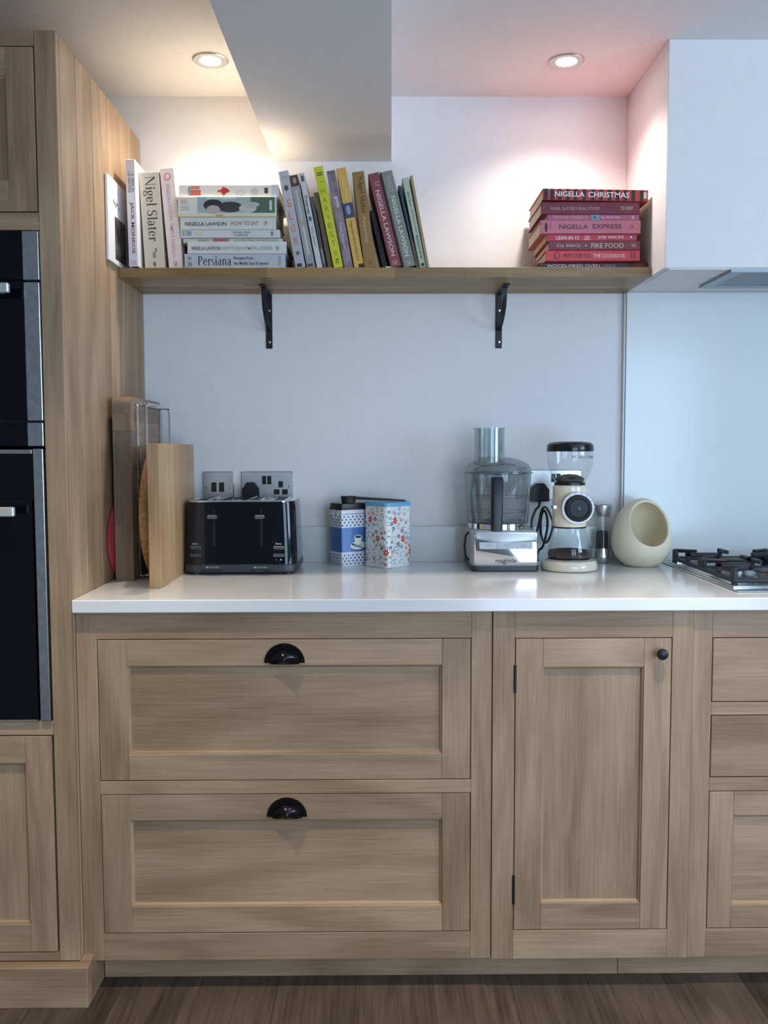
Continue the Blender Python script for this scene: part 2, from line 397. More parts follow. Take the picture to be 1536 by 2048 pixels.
# floor: slab and its planks
fl = struct(MB().box(LEFT-0.1, RIGHT+0.1, REAR-0.1, 0.0, -0.05, -0.012, mat('floor_base', (0.03, 0.025, 0.02), 0.9)).build('floor', smooth=0))
PW = 0.178; x = LEFT; k = 0; shared = {}
while x < RIGHT - 0.05:
    y = 0.0; seq = [(0.95, 1.45, 2.0), (1.55, 1.45, 1.4), (1.25, 1.75, 1.4)][k % 3]
    wd = min(PW, RIGHT - x)
    for ln in seq:
        key = (round(wd, 3), ln)
        if key not in shared:
            o = MB().box(0.0003, wd-0.0003, -ln+0.0004, -0.0004, -0.012, 0.0, FLOOR_OAK, 0.0005).build('floor_plank', fl, local=True, smooth=0); shared[key] = o.data
        else:
            o = bpy.data.objects.new('floor_plank', shared[key]); COL.objects.link(o); o.parent = fl
        o.location = (x, y, 0); y -= ln
    x += PW; k += 1

# ------------------------------------------------------------------ tall oven housing
T = thing('tall_cabinet', 'tall pale oak cabinet housing the two ovens, tongue and groove boarded side', 'cabinet', (-0.963, -0.34, 0))
x0, x1 = -1.263, XP
w = MB()
w.box(x0, x0+0.018, -0.65, -0.005, 0.10, 2.088, OAK[2]); w.box(x1-0.027, x1-0.011, -0.65, -0.005, 0.10, 2.088, OAK[2])
w.box(x0, x1-0.011, -0.02, -0.004, 0.10, 2.088, OAK[2]); w.box(x0+0.018, x1-0.027, -0.645, -0.02, 2.07, 2.088, OAK[2])
for z in (0.10, 0.612, 1.70): w.box(x0+0.018, x1-0.027, -0.645, -0.02, z, z+0.016, OAK[2])
w.build('carcass', T, smooth=0)
ys = [-0.653, -0.551, -0.440, -0.320, -0.205, -0.092, -0.002]
for a, b_ in zip(ys, ys[1:]):
    e = 0.003
    poly = [(x1-0.010, a+0.0004), (x1-e, a+0.0004), (x1, a+e), (x1, b_-e), (x1-e, b_-0.0004), (x1-0.010, b_-0.0004)]
    MB().prism(poly, 'z', 0.092, 2.088, OAK[2]).build('board', T, smooth=0)
for a, b_ in ((x0, x0+0.045), (-0.7075, x1)):
    MB().box(a, b_, YT, -0.6535, 0.092, 2.088, OAK[2], 0.0012).build('stile', T, smooth=0)
for z0, z1 in ((2.057, 2.088), (1.683, 1.719), (0.603, 0.634), (0.092, 0.111)):
    MB().box(x0+0.0455, -0.708, YT+0.0005, -0.6535, z0, z1, OAK[0], 0.0008).build('rail', T, smooth=0)
w = MB(); w.box(x0-0.03, -0.638, -0.700, -0.6725, 0, 0.0925, OAK[0], 0.0015); w.build('skirting', T, smooth=0)
w = MB(); w.prism([(-0.6724, 0), (-0.5835, 0), (-0.5835, 0.0757), (-0.6455, 0.0757), (-0.6455, 0.0925), (-0.6724, 0.0925)], 'x', -0.6625, -0.638, OAK[1]); w.build('skirting_return', T, smooth=0)

def shaker(parent, name, x0, x1, z0, z1, yf, sw, tr, br, grain, th=0.020, rec=0.010):
    """framed front: recessed panel with stiles, rails and a small bead as sub-parts"""
    g = 0.0018; x0 += g; x1 -= g; z0 += g; z1 -= g
    ix0, ix1, iz0, iz1 = x0+sw, x1-sw, z0+br, z1-tr
    p = MB().box(ix0-0.006, ix1+0.006, yf+rec, yf+th-0.003, iz0-0.006, iz1+0.006, OAK[grain]).build(name, parent, smooth=0)
    for a, b_ in ((x0, ix0), (ix1, x1)): MB().box(a, b_, yf, yf+th, z0, z1, OAK[2], 0.0010).build('stile', p, smooth=0)
    for a, b_ in ((z0, iz0), (iz1, z1)): MB().box(ix0+0.0002, ix1-0.0002, yf+0.0002, yf+th, a, b_, OAK[0], 0.0008).build('rail', p, smooth=0)
    c = 0.006; y0 = yf+0.004
    for a, b_ in ((ix0, 1), (ix1, -1)):
        MB().prism([(a, y0), (a+b_*c*0.5, y0+0.0005), (a+b_*c, yf+rec), (a, yf+rec)], 'z', iz0, iz1, OAK[2]).build('bead', p, smooth=0)
    for a, b_ in ((iz0, 1), (iz1, -1)):
        MB().prism([(y0, a), (y0+0.0005, a+b_*c*0.5), (yf+rec, a+b_*c), (yf+rec, a)], 'x', ix0, ix1, OAK[0]).build('bead', p, smooth=0)
    return p
shaker(T, 'door', x0+0.047, -0.7085, 1.7195, 2.0565, YT, 0.058, 0.058, 0.064, 2)
shaker(T, 'door', x0+0.047, -0.7105, 0.1115, 0.6025, YT, 0.058, 0.060, 0.063, 2)

# two built-in ovens
def oven(label, z0, z1, parts, body_z):
    o = thing('built_in_oven', label, 'oven', (-0.963, -0.66, z0), 'built-in ovens')
    w = MB().box(-1.205, -0.7095, -0.650, -0.12, body_z[0], body_z[1], DGREY); w.build('oven_body', o, smooth=0)
    for nm, x0, x1, a, b_, y0, m, bev in parts:
        MB().box(x0, x1, y0, -0.6515, a, b_, m, bev).build(nm, o, smooth=0)
    return o
STRIP = STEEL
ov1 = oven('upper built-in oven, black glass with wide brushed steel side strips', 1.23, 1.682, [
    ('control_panel', -1.186, -0.743, 1.579, 1.681, -0.676, OVENG, 0.001),
    ('steel_strip', -0.7425, -0.7085, 1.579, 1.680, -0.677, STRIP, 0.001), ('steel_strip', -1.217, -1.187, 1.579, 1.680, -0.677, STRIP, 0.001),
    ('oven_door', -1.186, -0.7415, 1.286, 1.573, -0.678, OVENG, 0.001),
    ('steel_strip', -0.741, -0.7085, 1.285, 1.574, -0.679, STRIP, 0.001), ('steel_strip', -1.217, -1.187, 1.285, 1.574, -0.679, STRIP, 0.001),
    ('lower_panel', -1.186, -0.743, 1.231, 1.281, -0.676, OVENG, 0.001),
    ('steel_strip', -0.7425, -0.7095, 1.231, 1.281, -0.677, STRIP, 0.001), ('steel_strip', -1.217, -1.187, 1.231, 1.281, -0.677, STRIP, 0.001)], (1.232, 1.680))
ov2 = oven('lower built-in oven, tall black glass door with narrow steel side strips', 0.636, 1.226, [
    ('control_panel', -1.195, -0.7325, 1.118, 1.2245, -0.677, OVENG, 0.001),
    ('steel_trim', -1.195, -0.7345, 1.2150, 1.2240, -0.6785, STRIP, 0.0008),
    ('oven_door', -1.195, -0.7365, 0.640, 1.113, -0.679, OVENG, 0.001),
    ('steel_strip', -0.7315, -0.7105, 0.637, 1.2255, -0.680, STRIP, 0.001), ('steel_strip', -1.217, -1.1955, 0.637, 1.2255, -0.680, STRIP, 0.001),
    ('steel_trim', -1.195, -0.737, 0.6365, 0.6395, -0.680, STRIP, 0.0005)], (0.638, 1.224))
HAND = mat('satin_handle', (0.78, 0.76, 0.72), 0.35, metal=0.6)
for o, z, xr in ((ov1, 1.556, -0.757), (ov2, 1.094, -0.760)):
    w = MB(); w.box(-1.17, xr, -0.722, -0.709, z-0.010, z+0.010, HAND, 0.002)
    for xx in (-1.13, xr-0.045): w.box(xx, xx+0.02, -0.710, -0.679, z-0.006, z+0.006, HAND)
    w.build('handle', o, smooth=0)

# ------------------------------------------------------------------ base cabinets
def base_unit(label, x0, x1, yf, sl, sr, rails):
    o = thing('base_cabinet', label, 'cabinet', ((x0+x1)/2, -0.33, 0.076))
    MB().box(x0+0.001, x1-0.001, yf+0.0225, -0.005, 0.0765, 0.868, mat('carcass_inside', (0.42, 0.33, 0.22), 0.7)).build('carcass', o, smooth=0)
    MB().box(x0+0.0004, x0+sl, yf, yf+0.020, 0.0762, 0.8697, OAK[2], 0.0008).build('stile', o, smooth=0)
    MB().box(x1-sr, x1-0.0004, yf, yf+0.020, 0.0762, 0.8697, OAK[2], 0.0008).build('stile', o, smooth=0)
    for a, b_ in rails: MB().box(x0+sl+0.0002, x1-sr-0.0002, yf+0.0002, yf+0.020, a, b_, OAK[0], 0.0006).build('rail', o, smooth=0)
    return o
def cup_handle(parent, c, yf):
    """half-round back plate with three screws and a domed cup"""
    w = MB(); R, Hh = 0.0445, 0.0435; n = 24
    poly = [(c[0] + R*math.cos(PI*i/n), c[1] + Hh*math.sin(PI*i/n)) for i in range(n+1)]
    w.prism(poly, 'y', yf-0.0025, yf, BRONZE)
    rings = []
    for sgn in (1.0, 0.93):
        rg = []
        for j in range(9):
            ph = PI/2*j/8
            row = []
            for i in range(n+1):
                t = PI*i/n
                row.append((c[0] + 0.0335*sgn*math.cos(t)*math.cos(ph*0.999), yf-0.002-0.024*sgn*math.sin(ph)*(0.35+0.65*math.sin(t)), c[1]-0.002 + 0.032*sgn*math.sin(t)*math.cos(ph*0.90)))
            rg.append(row)
        rings.append(rg)
    for rg in rings: w.loops(rg, BRONZE, (False, False), closed=False)
    for a, z in ((-0.039, 0.006), (0.039, 0.006), (0, 0.0385)):
        w.lathe([(0.0001, -0.0045), (0.0022, -0.0040), (0.0028, -0.0020)], BRONZE, (c[0]+a, yf, c[1]+z), 10, 'y')
    return w.build('cup_handle', parent, smooth=40)

U1 = base_unit('wide oak base cabinet with two deep drawers and black cup handles', XP+0.0005, 0.252, YF, 0.0455, 0.0460, ((0.808, 0.8697), (0.4590, 0.4890), (0.0762, 0.1385)))
d1 = shaker(U1, 'drawer', -0.6175, 0.206, 0.4890, 0.808, YF, 0.063, 0.058, 0.058, 0)
d2 = shaker(U1, 'drawer', -0.6175, 0.206, 0.1385, 0.4590, YF, 0.062, 0.058, 0.060, 0)
cup_handle(d1, (-0.2055, 0.7545), YF); cup_handle(d2, (-0.2035, 0.4070), YF)
Y2 = YF-0.004
U2 = base_unit('narrow oak base cabinet with one tall panelled door and black knob', 0.2525, 0.695, Y2, 0.049, 0.0465, ((0.808, 0.8697), (0.0762, 0.1425)))
dd = shaker(U2, 'door', 0.3015, 0.6485, 0.1425, 0.808, Y2, 0.060, 0.063, 0.060, 2)
k = PY(1320, 1305, Y2)
MB().lathe([(0.0055, 0.0), (0.0050, -0.006), (0.0065, -0.010), (0.0118, -0.015), (0.0125, -0.020), (0.0105, -0.025), (0.005, -0.0275), (0.0002, -0.028)], mat('knob_black', (0.008, 0.009, 0.012), 0.42), (k.x, Y2, k.z), 24, 'y').build('knob', dd)
for ya, yb in ((1330, 1386), (1750, 1808)):
    za, zb_ = PY(1030, yb, Y2).z, PY(1030, ya, Y2).z
    w = MB(); n = 5
    for i in range(n): w.lathe([(0.0032, za+(zb_-za)*i/n+0.0003), (0.0032, za+(zb_-za)*(i+1)/n-0.0003)], BLACK, (0.3022, Y2-0.0008, 0), 10)
    w.build('hinge', dd)
U3 = base_unit('oak base cabinet under the hob with plain drawers above a panelled one', 0.6955, 1.330, YF, 0.0425, 0.045, ((0.8065, 0.8697), (0.6325, 0.6610), (0.4600, 0.4905), (0.0762, 0.1415)))
for a, b_ in ((0.6610, 0.8065), (0.4905, 0.6325)):
    MB().box(0.7400, 1.2830, YF, YF+0.02, a+0.002, b_-0.002, OAK[0], 0.0012).build('drawer', U3, smooth=0)
shaker(U3, 'drawer', 0.738, 1.285, 0.1415, 0.4600, YF, 0.054, 0.055, 0.053, 0)
xs = PY(1235, 1930, -0.583).x
for a, b_, l in ((-0.637, xs-0.0006, 'long oak kickboard under the drawer cabinet and door cabinet'), (xs+0.0006, 1.33, 'oak kickboard under the hob cabinet, butted to the longer kickboard')):
    tag(MB().box(a, b_, -0.583, -0.565, 0.0, 0.0758, OAK[0], 0.0008).build('kickboard', smooth=0), l, 'kickboard')

# ------------------------------------------------------------------ worktop, upstand, splashback
tag(MB().box(XP+0.0005, 1.60, -0.668, -0.0005, 0.8701, ZC, QUARTZ, 0.002).build('worktop', smooth=0), 'long white quartz worktop over the oak base cabinets', 'worktop')
tag(MB().box(XP+0.0005, PY(1243, 1100, -0.02).x-0.001, -0.0185, -0.0005, ZC, 1.0, SPLASH, 0.001).build('upstand', smooth=0), 'low pale quartz upstand along the wall behind the toaster and tins', 'upstand')
tag(MB().box(XH+0.0005, 1.60, -0.0195, -0.0005, ZC, 1.6645, SPLASH, 0.001).build('splashback', smooth=0), 'tall pale quartz splashback behind the hob', 'splashback')
tag(MB().box(XH-0.0050, XH, -0.014, -0.0005, 1.0, 1.664, SPLASH, 0.001).build('edge_strip', smooth=0), 'thin upright edge strip where the wall meets the tall splashback', 'edge strip')

# ------------------------------------------------------------------ extractor in the housing
a = PZ(1398, 571, 1.6625); b_ = PZ(1478, 538, 1.6625)
E_ = thing('extractor_hood', 'grey steel extractor set into the underside of the white housing', 'extractor', (1.2, -0.25, 1.645))
ex0, ey1, ey0 = a.x, a.y, b_.y
HOODS = mat('hood_steel', (0.28, 0.31, 0.34), 0.35, metal=0.9)
w = MB()
w.box(ex0, ex0+0.03, ey0, ey1, 1.655, 1.6624, HOODS); w.box(1.62, 1.65, ey0, ey1, 1.655, 1.6624, HOODS)
w.box(ex0+0.03, 1.62, ey0, ey0+0.012, 1.655, 1.6624, HOODS); w.box(ex0+0.03, 1.62, ey1-0.02, ey1, 1.655, 1.6624, HOODS)
w.build('rim', E_, smooth=0)
MB().box(ex0+0.034, 1.616, ey0+0.015, ey1-0.024, 1.6585, 1.6622, mat('hood_filter', (0.22, 0.25, 0.28), 0.45, metal=0.8)).build('grease_filter', E_, smooth=0)

# ------------------------------------------------------------------ ceiling downlights above the shelf
for px, py, colr, en, lab in ((421, 119, (1.0, 0.88, 0.73), 9.5, 'lit recessed ceiling downlight above the upright books and stacked white books'),
                              (1133, 121, (1.0, 0.89, 0.83), 9, 'lit recessed ceiling downlight above the stack of red books')):
    p = PZ(px, py, CEIL)
    o = thing('ceiling_downlight', lab, 'downlight', (p.x, p.y, CEIL), 'ceiling downlights above the shelf')
    w = MB(); w.lathe([(0.0455, 0.0), (0.0455, -0.002), (0.043, -0.0045), (0.034, -0.0052), (0.027, -0.0035), (0.0262, 0.0)], mat('nickel_ring', (0.62, 0.60, 0.57), 0.3, metal=1.0), (0, 0, 0), 40, caps=(False, False)); w.build('ring', o, local=True)
    MB().lathe([(0.0262, -0.0005), (0.025, -0.0018), (0.0002, -0.0022)], mat('lamp_lens_%d' % px, (1, 1, 1), 0.4, emit=((1.0, 0.93, 0.82), 30.0)), (0, 0, 0), 32, caps=(True, True)).build('lens', o, local=True)
    l = lamp('downlight_lamp', 'SPOT', (0, 0, -0.008), en, colr, spot_size=2.25, spot_blend=0.75, shadow_soft_size=0.028); l.parent = o

# ------------------------------------------------------------------ shelf and brackets
sh = thing('wall_shelf', 'long oak stave shelf on black brackets holding the cookbooks', 'shelf', (0.02, -0.125, 1.664))
rows = 6; ye = [-0.2505 + 0.2495*i/rows for i in range(rows+1)]
for i in range(rows):
    x = XP+0.001 ; first = True
    while x < XH-0.002:
        ln = random.uniform(0.16, 0.42) if not first else random.uniform(0.1, 0.35); first = False
        x2 = min(x+ln, XH-0.001)
        if XH - x2 < 0.06: x2 = XH-0.001
        MB().box(x, x2, ye[i], ye[i+1], 1.664, ZS, SHELF_OAK, 0.0004).build('stave', sh, smooth=0); x = x2
BRK = IRON
for n_, (xc, lab) in enumerate(((-0.307, 'black iron shelf bracket below the leaning paperbacks'), (0.348, 'black iron shelf bracket nearest the red book stack'))):
    o = thing('shelf_bracket', lab, 'bracket', (xc, -0.003, 1.51), 'black shelf brackets')
    w = MB(); w.box(xc-0.009, xc+0.009, -0.0035, -0.0003, 1.510, 1.6635, BRK, 0.001); w.build('wall_plate', o, smooth=0)
    MB().box(xc-0.009, xc+0.009, -0.158, -0.0035, 1.6600, 1.6636, BRK, 0.001).build('arm', o, smooth=0)
    pts = []
    for i in range(15):
        t = i/14; pts.append((-0.118*(1-t**2.3) - 0.0045, 1.6600 - 0.100*t - 0.006*math.sin(PI*t)))
    w = MB(); L = []
    for hx in (-0.006, 0.006):
        L.append([(xc+hx, p[0]-0.0016, p[1]-0.0008) for p in pts]); L.append([(xc+hx, p[0]+0.0012, p[1]+0.0014) for p in pts])
    ring = [[L[0][i], L[2][i], L[3][i], L[1][i]] for i in range(15)]
    w.loops(ring, BRK); w.build('brace', o)
    for z in (1.528, 1.617):
        MB().lathe([(0.0002, -0.0062), (0.0035, -0.0056), (0.0045, -0.0036)], SATIN, (xc+0.001, 0, z), 14, 'y').build('screw', o)

# ------------------------------------------------------------------ books
def book(label, th, h, dep, cover, matrix, prints=(), group=None, hard=True, pages=None):
    """local axes: x thickness, y away from the spine, z height; prints lie on the spine"""
    o = thing('book', label, 'book', (0, 0, 0), group); o.matrix_world = matrix
    cm = hexm(cover, 0.45) if isinstance(cover, str) else cover
    b = 0.0025 if hard else 0.0008; ins = 0.003 if hard else 0.0006
    w = MB(); w.box(0, b, 0, dep, 0, h, cm, 0.0005); w.box(th-b, th, 0, dep, 0, h, cm, 0.0005)
    w.box(0, th, -0.0008, 0.002, 0, h, cm, min(0.0025, th*0.2)); w.build('cover', o, local=True, smooth=0)
    MB().box(b, th-b, 0.002, dep-ins, ins, h-ins, pages or PAGES).build('pages', o, local=True, smooth=0)
    for p in prints:
        kind = p[0]; key = 'spine_lettering' if kind in ('t', 's', 'S', 'f') else 'spine_picture'
        mb = MB(); m = hexm(p[6], 0.5) if isinstance(p[6], str) else p[6]
        y = -0.0011 if key == 'spine_picture' else -0.0013
        t0, t1, u0, u1 = p[2], p[3], p[4], p[5]
        if kind == 't':       # reads from head to foot
            put_text(mb, p[1], (th*u0, y, h*(1-t0)), (0, 0, -h*(t1-t0)), (th*(u1-u0), 0, 0), m)
        elif kind == 'f':     # serif title, reads from head to foot
            put_serif(mb, p[1], (th*u0, y, h*(1-t0)), (0, 0, -h*(t1-t0)), (th*(u1-u0), 0, 0), m)
        elif kind == 's':     # upright letters one under another
            n = len(p[1]); step = (t1-t0)/n
            for i, ch in enumerate(p[1]):
                if ch == ' ': continue
                put_text(mb, ch, (th*u0, y, h*(1-(t0+step*(i+0.82)))), (th*(u1-u0), 0, 0), (0, 0, h*step*0.64), m)
        elif kind == 'S':     # upright small line across the spine
            put_text(mb, p[1], (th*u0, y, h*(1-t1)), (th*(u1-u0), 0, 0), (0, 0, h*(t1-t0)), m)
        elif kind == 'r':
            z0, z1 = h*(1-t1), h*(1-t0); yy = y + p[7] if len(p) > 7 else y
            mb.add([(th*u0, yy, z0), (th*u1, yy, z0), (th*u1, yy, z1), (th*u0, yy, z1)], [(0, 1, 2, 3)], m)
        elif kind == 'b':     # blob
            yy = y + p[7] if len(p) > 7 else y - 0.0001
            put_blob(mb, (th*(u0+u1)/2, yy, h*(1-(t0+t1)/2)), (th*(u1-u0)/2, 0, 0), (0, 0, h*(t1-t0)/2), m, petals=p[8] if len(p) > 8 else 0)
        mb.build(key, o, local=True, smooth=0, recalc=False)
    return o
def upright(label, bl, tl, wpx, Y, dep, cover, prints=(), group=None, **kw):
    B, Tt = PY(*bl, Y), PY(*tl, Y); dx, dz = Tt.x - B.x, Tt.z - ZS
    h = math.hypot(dx, dz); a = math.atan2(dx, dz); th = wpx * (Y - CAM.y) / FPX * math.cos(a)
    if a > 0: lift = th*math.sin(a)
    else: lift = 0.0
    M = Matrix.Translation((B.x, Y, ZS + 0.0002 + lift)) @ Matrix.Rotation(a, 4, 'Y')
    return book(label, th, h, dep, cover, M, prints, group, **kw)
def lying(label, xl, xr, yt, yb, Y, dep, cover, prints=(), group=None, zfix=None, flip=False, yaw=0.0, roll=0.0, **kw):
    Lp, Rp = PY(xl, yb, Y), PY(xr, yb, Y)
    z0, z1 = zfix if zfix else (PY((xl+xr)/2, yb, Y).z, PY((xl+xr)/2, yt, Y).z)
    h = Rp.x - Lp.x; th = z1 - z0 - 0.0002
    if not flip: R = Matrix(((0,0,-1,0),(0,1,0,0),(1,0,0,0),(0,0,0,1))); org = (Rp.x, Y, z0)
    else: R = Matrix(((0,0,1,0),(0,1,0,0),(-1,0,0,0),(0,0,0,1))); org = (Lp.x, Y, z1-0.0002)
    c = Vector(((Lp.x+Rp.x)/2, Y+dep/2, z0))
    rot = Matrix.Translation(c) @ Matrix.Rotation(yaw, 4, 'Z') @ Matrix.Rotation(roll, 4, 'Y') @ Matrix.Translation(-c)
    return book(label, th, h, dep, cover, rot @ Matrix.Translation(org) @ R, prints, group, **kw)

GU = 'pale books standing upright beside the tall cabinet'
YB = -0.232
# slim white picture book against the panel, jutting out over the shelf edge; its cover faces the room
YL = -0.352
hh = PY(222, 346, YL).z-ZS; zl = ZS+0.0002
o = book('slim white booklet with a dark photo on its cover against the boarded side', 0.0068, hh, 0.20, 'e8e6e6', Matrix.Translation((XP+0.0008, YL, zl)), [], GU, hard=False)
w = MB(); w.add([(0.0070, 0.055, 0.012), (0.0070, 0.15, 0.012), (0.0070, 0.15, hh*0.57), (0.0070, 0.055, hh*0.57)], [(0,1,2,3)], speckle('cover_photo_dark', srgb('231f20'), srgb('6a6462'), 35, 0.5)); w.build('cover_photo', o, local=True, smooth=0, recalc=False)
w = MB(); w.tube([(0.0072, 0.045+0.002*i, hh*0.72+0.006*math.sin(i*1.1)+0.004*math.sin(i*0.5)) for i in range(24)], 0.0005, hexm('403c3c'), 5); w.build('cover_lettering', o, local=True, smooth=0, recalc=False)
upright('white cookbook with red slab lettering JACK MONROE standing upright', (258, 529), (250.5, 319), 18.5, -0.264, 0.21, 'd9d4d6',
        [('t', 'A YEAR IN', 0.13, 0.30, 0.58, 0.84, '6d5f68'), ('t', '120 RECIPES', 0.11, 0.31, 0.22, 0.48, '6d5f68'), ('t', 'JACK MONROE', 0.40, 0.88, 0.30, 0.74, '7a2a3c'), ('r', 0, 0.94, 0.985, 0.2, 0.8, 'bfb6c4')], GU)
upright('thick cream cookbook with large black title Nigel Slater standing upright', (290, 529), (277, 345), 39.5, YB, 0.19, 'cbc3b2',
        [('f', 'Nigel Slater', 0.05, 0.72, 0.16, 0.80, '2c2826'), ('r', 0, 0.79, 0.83, 0.55, 0.66, '8a8377'), ('r', 0, 0.83, 0.89, 0.44, 0.58, '8a8377'), ('b', 0, 0.93, 0.98, 0.42, 0.58, '6f685e')], GU)
upright('pale pink cookbook with faint title SIMPLY NIGELLA standing upright', (338, 529), (319, 337), 28, YB, 0.19, 'ecd9d3',
        [('b', 0, 0.05, 0.125, 0.24, 0.74, 'dc8f92'), ('b', 0, 0.063, 0.112, 0.33, 0.65, 'ecd9d3', -0.0013), ('t', 'N', 0.072, 0.104, 0.40, 0.58, 'dc8f92'), ('t', 'NIGELLA LAWSON', 0.16, 0.52, 0.36, 0.60, 'b7a0a4'), ('t', 'SIMPLY NIGELLA', 0.55, 0.89, 0.36, 0.60, 'd9a3a4'), ('t', 'CW', 0.93, 0.98, 0.36, 0.64, '5a4a48')], GU)

GS = 'pale books lying in a stack'
zs = [PY(460, yy, -0.238).z for yy in (508, 484, 475, 459, 434, 394, 369)]
zs = [ZS + 0.0002] + zs
lying('pale grey cookbook titled Persiana, lowest of the pale stack', 369, 571, 0, 529, -0.240, 0.20, 'b9c0c4',
      [('f', 'Persiana', 0.135, 0.465, 0.20, 0.84, '2b2f33'), ('t', 'Recipes from', 0.49, 0.68, 0.54, 0.82, '3d4348'), ('t', 'the Middle East & beyond', 0.49, 0.83, 0.16, 0.46, '3d4348'), ('t', 'Sabrina', 0.035, 0.075, 0.14, 0.50, '6e767b'), ('t', 'Ghayour', 0.035, 0.075, 0.52, 0.86, '6e767b'), ('r', 0, 0.93, 0.955, 0.15, 0.85, '98a0a5')], GS, (zs[0], zs[1]))
lying('white cookbook How to Be a Domestic Goddess lying on the grey one', 375, 573, 0, 508, -0.242, 0.20, 'd4d6d2',
      [('t', 'NIGELLA LAWSON', 0.045, 0.335, 0.30, 0.60, '3a3a3a'), ('t', 'HOW TO BE A DOMESTIC GODDESS', 0.355, 0.86, 0.30, 0.60, '9a9c9a'), ('t', 'CW', 0.89, 0.925, 0.26, 0.62, '555555')], GS, (zs[1], zs[2]))
lying('cream paperback lying upside down with red label patch on its spine', 366, 566, 0, 494, -0.225, 0.195, 'd9d5c8',
      [('t', 'GWYNETH PALTROW', 0.045, 0.49, 0.20, 0.78, 'a29a92'), ('r', 0, 0.54, 0.70, 0.06, 0.94, 'c76f6f'), ('r', 0, 0.74, 0.85, 0.22, 0.74, 'b5ada4')], GS, (zs[2], zs[3]), flip=True, hard=False)
lying('thin pale paperback with blue and yellow emblem lying in the stack', 361, 560, 0, 475, -0.235, 0.195, 'd3d6d3',
      [('r', 0, 0.02, 0.11, 0.25, 0.85, '7fa3c4'), ('b', 0, 0.035, 0.07, 0.3, 0.8, 'd8c667'), ('t', 'CAROLINE CONRAN', 0.52, 0.70, 0.52, 0.80, '7d8282'), ('t', '& ROBIN WEIR', 0.54, 0.68, 0.18, 0.44, '7d8282'), ('b', 0, 0.905, 0.935, 0.2, 0.85, '8c9090'), ('r', 0, 0.16, 0.22, 0.3, 0.6, 'd8d0a0')], GS, (zs[3], zs[4]), hard=False)
lying('cream cookbook How to Eat lying under the photo-covered book', 360, 552, 0, 459, -0.237, 0.20, 'd6d8cd',
      [('t', 'NIGELLA LAWSON', 0.055, 0.485, 0.30, 0.60, '33332f'), ('t', 'HOW TO EAT', 0.535, 0.82, 0.34, 0.66, 'b06a66'), ('t', 'CW', 0.875, 0.91, 0.36, 0.66, 'b05a58')], GS, (zs[4], zs[5]))
lying('thick book with a black and green photo across its spine lying in the stack', 356, 553, 0, 434, -0.243, 0.21, 'd8d9d0',
      [('r', 0, 0.20, 0.985, 0.18, 0.98, '9fb0b4'), ('r', 0, 0.74, 0.985, 0.18, 0.97, '4f6a55', -0.0001), ('b', 0, 0.26, 0.46, 0.26, 0.86, '2e2f31', -0.0002), ('b', 0, 0.40, 0.66, 0.20, 0.74, '3a3b3c', -0.0003), ('b', 0, 0.29, 0.43, 0.12, 0.56, 'b5aaa6', -0.0004), ('b', 0, 0.62, 0.80, 0.18, 0.62, 'c4bcb8', -0.0004), ('b', 0, 0.68, 0.83, 0.45, 0.72, 'aeb5ac', -0.0005),
       ('r', 0, 0.0, 1.0, 0.0, 0.13, 'd9d2b4', -0.0001), ('b', 0, 0.38, 0.47, 0.0, 0.10, 'c8a355', -0.0003), ('t', 'HUGH FEARNLEY', 0.30, 0.60, 0.86, 0.97, 'f2f2ee'), ('t', 'RIVER', 0.035, 0.10, 0.62, 0.86, 'c9a79b'), ('t', 'COTTAGE', 0.03, 0.115, 0.28, 0.52, 'a9b0b0'), ('r', 0, 0.93, 0.955, 0.3, 0.8, 'c9cfc9', -0.0002)], GS, (zs[5], zs[6]))
lying('cream book with a red flower on its spine, topmost of the pale stack', 358, 557, 0, 394, -0.236, 0.205, 'e6ded2',
      [('b', 0, 0.38, 0.52, 0.10, 0.86, 'd7553f', -0.0002, 4), ('b', 0, 0.42, 0.50, 0.3, 0.75, 'c23a2c', -0.0003), ('r', 0, 0.12, 0.21, 0.62, 0.90, 'd98a76'), ('r', 0, 0.10, 0.22, 0.14, 0.56, 'd0695a'), ('b', 0, 0.09, 0.125, 0.2, 0.85, '8aa1a3', -0.0001), ('b', 0, 0.72, 0.80, 0.15, 0.75, 'cfc6c0', -0.0001), ('b', 0, 0.56, 0.68, 0.1, 0.6, 'd5cfc8', -0.0001), ('t', 'I', 0.86, 0.895, 0.3, 0.75, '3a3a3a'), ('r', 0, 0.875, 0.882, 0.3, 0.75, '3a3a3a'), ('r', 0, 0.93, 0.999, 0.0, 1.0, 'c8c9cd')], GS, (zs[6], zs[7]))

GR = 'cookbooks leaning in a row on the shelf'
YR = -0.236
upright('pale grey book with orange upright letters SLOW leaning in the row', (591, 529), (556, 343), 20, YR, 0.20, 'b4b5ba',
        [('s', 'SLOW', 0.27, 0.79, 0.28, 0.72, 'cf7a66'), ('b', 0, 0.15, 0.21, 0.28, 0.74, '4b5060'), ('b', 0, 0.82, 0.88, 0.24, 0.76, '5d6270', -0.0001, 5), ('r', 0, 0.955, 0.99, 0.2, 0.7, '2f3238'), ('r', 0, 0.06, 0.08, 0.2, 0.8, 'a19aa8')], GR)
upright('grey book with a small brown portrait at the top of its spine', (614, 529), (578, 351), 17, YR, 0.19, '9a9a98',
        [('r', 0, 0.012, 0.125, 0.05, 0.97, '4a3a34'), ('b', 0, 0.03, 0.10, 0.3, 0.75, 'a0887a', -0.0002), ('r', 0, 0.16, 0.50, 0.36, 0.64, 'b4b4b2'), ('r', 0, 0.55, 0.86, 0.36, 0.64, 'c0c0be'), ('r', 0, 0.955, 0.985, 0.1, 0.8, '4c4c4c')], GR)
